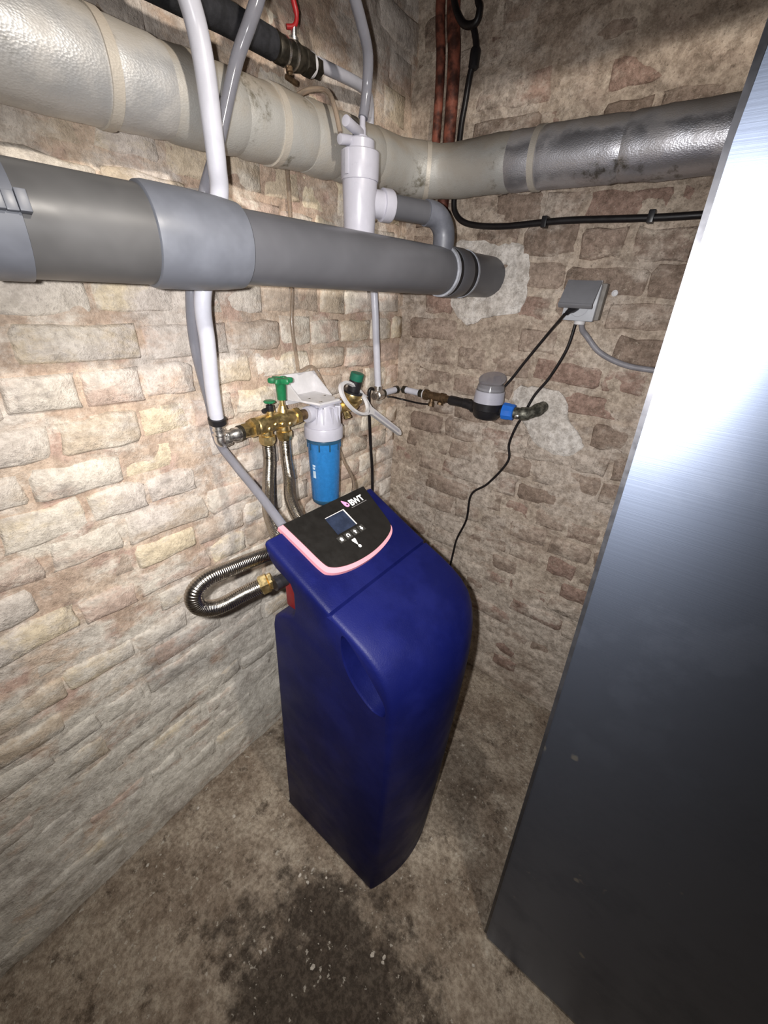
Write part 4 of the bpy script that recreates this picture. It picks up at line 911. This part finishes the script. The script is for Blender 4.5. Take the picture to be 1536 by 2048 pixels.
# ------------------------------------------------------------------ cables
CB = [
 ('power_cable', 'black cable from the socket plug down to the water meter', [(0.513, -0.087, 1.276), (0.500, -0.070, 1.262), (0.473, -0.036, 1.233), (0.424, -0.022, 1.157), (0.400, -0.020, 1.115), (0.380, -0.020, 1.085)], 0.0036, 'cable'),
 ('power_cable', 'long black cable from the socket past the blue nut down behind the softener', [(0.528, -0.034, 1.258), (0.522, -0.030, 1.199), (0.496, -0.022, 1.129), (0.468, -0.020, 1.078), (0.450, -0.020, 1.020), (0.437, -0.020, 0.984), (0.427, -0.016, 0.930), (0.434, -0.016, 0.878), (0.387, -0.016, 0.791), (0.339, -0.016, 0.735), (0.337, -0.016, 0.639), (0.314, -0.016, 0.550), (0.309, -0.018, 0.48), (0.312, -0.06, 0.30), (0.31, -0.16, 0.10), (0.30, -0.30, 0.03), (0.30, -0.44, 0.012)], 0.0036, 'cable'),
 ('grey_cable', 'grey round cable leaving the socket to the right', [(0.541, -0.034, 1.258), (0.545, -0.028, 1.245), (0.557, -0.020, 1.232), (0.595, -0.018, 1.200), (0.654, -0.018, 1.180), (0.725, -0.018, 1.176), (0.90, -0.018, 1.174)], 0.0062, 'gray_cable'),
 ('black_cord', 'black cord hanging straight in the corner behind the spanner', [(0.028, -0.120, 1.010), (0.026, -0.155, 1.040), (0.026, -0.176, 1.040), (0.024, -0.174, 1.00), (0.022, -0.168, 0.955), (0.020, -0.153, 0.846), (0.022, -0.142, 0.734), (0.04, -0.16, 0.50), (0.10, -0.30, 0.20), (0.2, -0.45, 0.03)], 0.0050, 'cable'),
 ('signal_cable', 'thin black cable sagging from corner to the check valve', [(0.045, -0.106, 1.014), (0.030, -0.060, 1.003), (0.045, -0.022, 0.992), (0.112, -0.020, 0.991), (0.165, -0.030, 1.000)], 0.0030, 'cable'),
]
for nm, lb, pts, r, mt_ in CB: tube_thing(nm, lb, 'cable', pts, r, M[mt_], 12)
t = thing('wall_cable', 'black cable dropping behind the foil-wrapped pipe then clipped along the right wall', 'cable', (0.165, -0.02, 1.49))
pts = [(0.161, -0.020, 1.811), (0.175, -0.020, 1.771), (0.166, -0.020, 1.734), (0.160, -0.018, 1.687), (0.156, -0.018, 1.649), (0.156, -0.018, 1.582), (0.157, -0.018, 1.523), (0.166, -0.018, 1.486), (0.205, -0.018, 1.462), (0.294, -0.018, 1.453), (0.408, -0.018, 1.457), (0.468, -0.018, 1.458), (0.622, -0.018, 1.455), (0.76, -0.018, 1.456), (1.2, -0.018, 1.456)]
obj('cable', tube(BM(), catmull(pts, 8), 0.0068, 14), M['cable'], t, True, 60)
for x_ in (0.402, 0.615):
    bm = BM(); box(bm, (x_-0.006, -0.028, 1.446), (x_+0.006, -0.004, 1.468), 0.002); obj('cable_clip', bm, M['black_pl'], t)
bm = BM(); lathe(bm, (0.174, -0.02, 1.775), (-0.05, 0, -1), [(0, 0.009), (0.004, 0.0115), (0.030, 0.0115), (0.034, 0.008)], 14); obj('cable_joint', bm, M['black_pl'], t, True, 40)
tube_thing('cable_loop', 'loose black cable loop hanging at the top beside the rusty pipes', 'cable', [(0.170, -0.050, HZ), (0.178, -0.050, 1.95), (0.180, -0.050, 1.845), (0.189, -0.050, 1.818), (0.182, -0.050, 1.799), (0.154, -0.050, 1.804), (0.130, -0.050, 1.834), (0.117, -0.052, 1.88), (0.115, -0.052, 1.98), (0.115, -0.052, HZ)], 0.0068, M['cable'], 14)
# rusty pipes
for k, (x0, x1, y_, r_, lb) in enumerate(((0.078, 0.096, -0.030, 0.0105, 'rusty red vertical pipe, the one nearer the corner'), (0.109, 0.130, -0.026, 0.0145, 'rusty red vertical pipe, the thicker one nearer the black cable'))):
    P = [(x1+0.001, y_, 1.48), (x1, y_, 1.655), ((x0+x1)/2+0.004, y_, 1.77), (x0, y_, 1.87), (x0-0.004, y_, HZ)]
    tube_thing('rusty_pipe', lb, 'pipe', P, [r_]*33, M['rust'], 14, 8, 'rusty red pipes')
# crumbs of plaster on the floor
ch = [(0.416, -0.882), (0.442, -0.880), (0.472, -0.844), (0.399, -1.071), (0.448, -1.027), (0.453, -1.018), (0.556, -0.970), (0.648, -0.874), (0.671, -0.861), (0.673, -0.869), (0.176, -0.911), (0.792, -0.455), (0.434, -0.855), (0.836, -0.747), (0.099, -1.110), (0.081, -0.963)]
rc_ = random.Random(8)
for k, (x_, y_) in enumerate(ch):
    bm = BM(); bmesh.ops.create_icosphere(bm, subdivisions=1, radius=1.0)
    s = (rc_.uniform(0.003, 0.0065), rc_.uniform(0.003, 0.0065), rc_.uniform(0.0015, 0.003))
    zf = floor_z(x_, y_)
    for v in bm.verts: v.co = V(x_+v.co.x*s[0]*rc_.uniform(0.6, 1.2), y_+v.co.y*s[1]*rc_.uniform(0.6, 1.2), zf+s[2]*0.6+v.co.z*s[2])
    tag(obj('plaster_crumb', bm, M['chip'], None, False, 40, (x_, y_, zf)), 'small pale crumb of plaster lying on the cellar floor', 'crumb', 'plaster crumbs on the floor')
print('bricks', nl, nr)
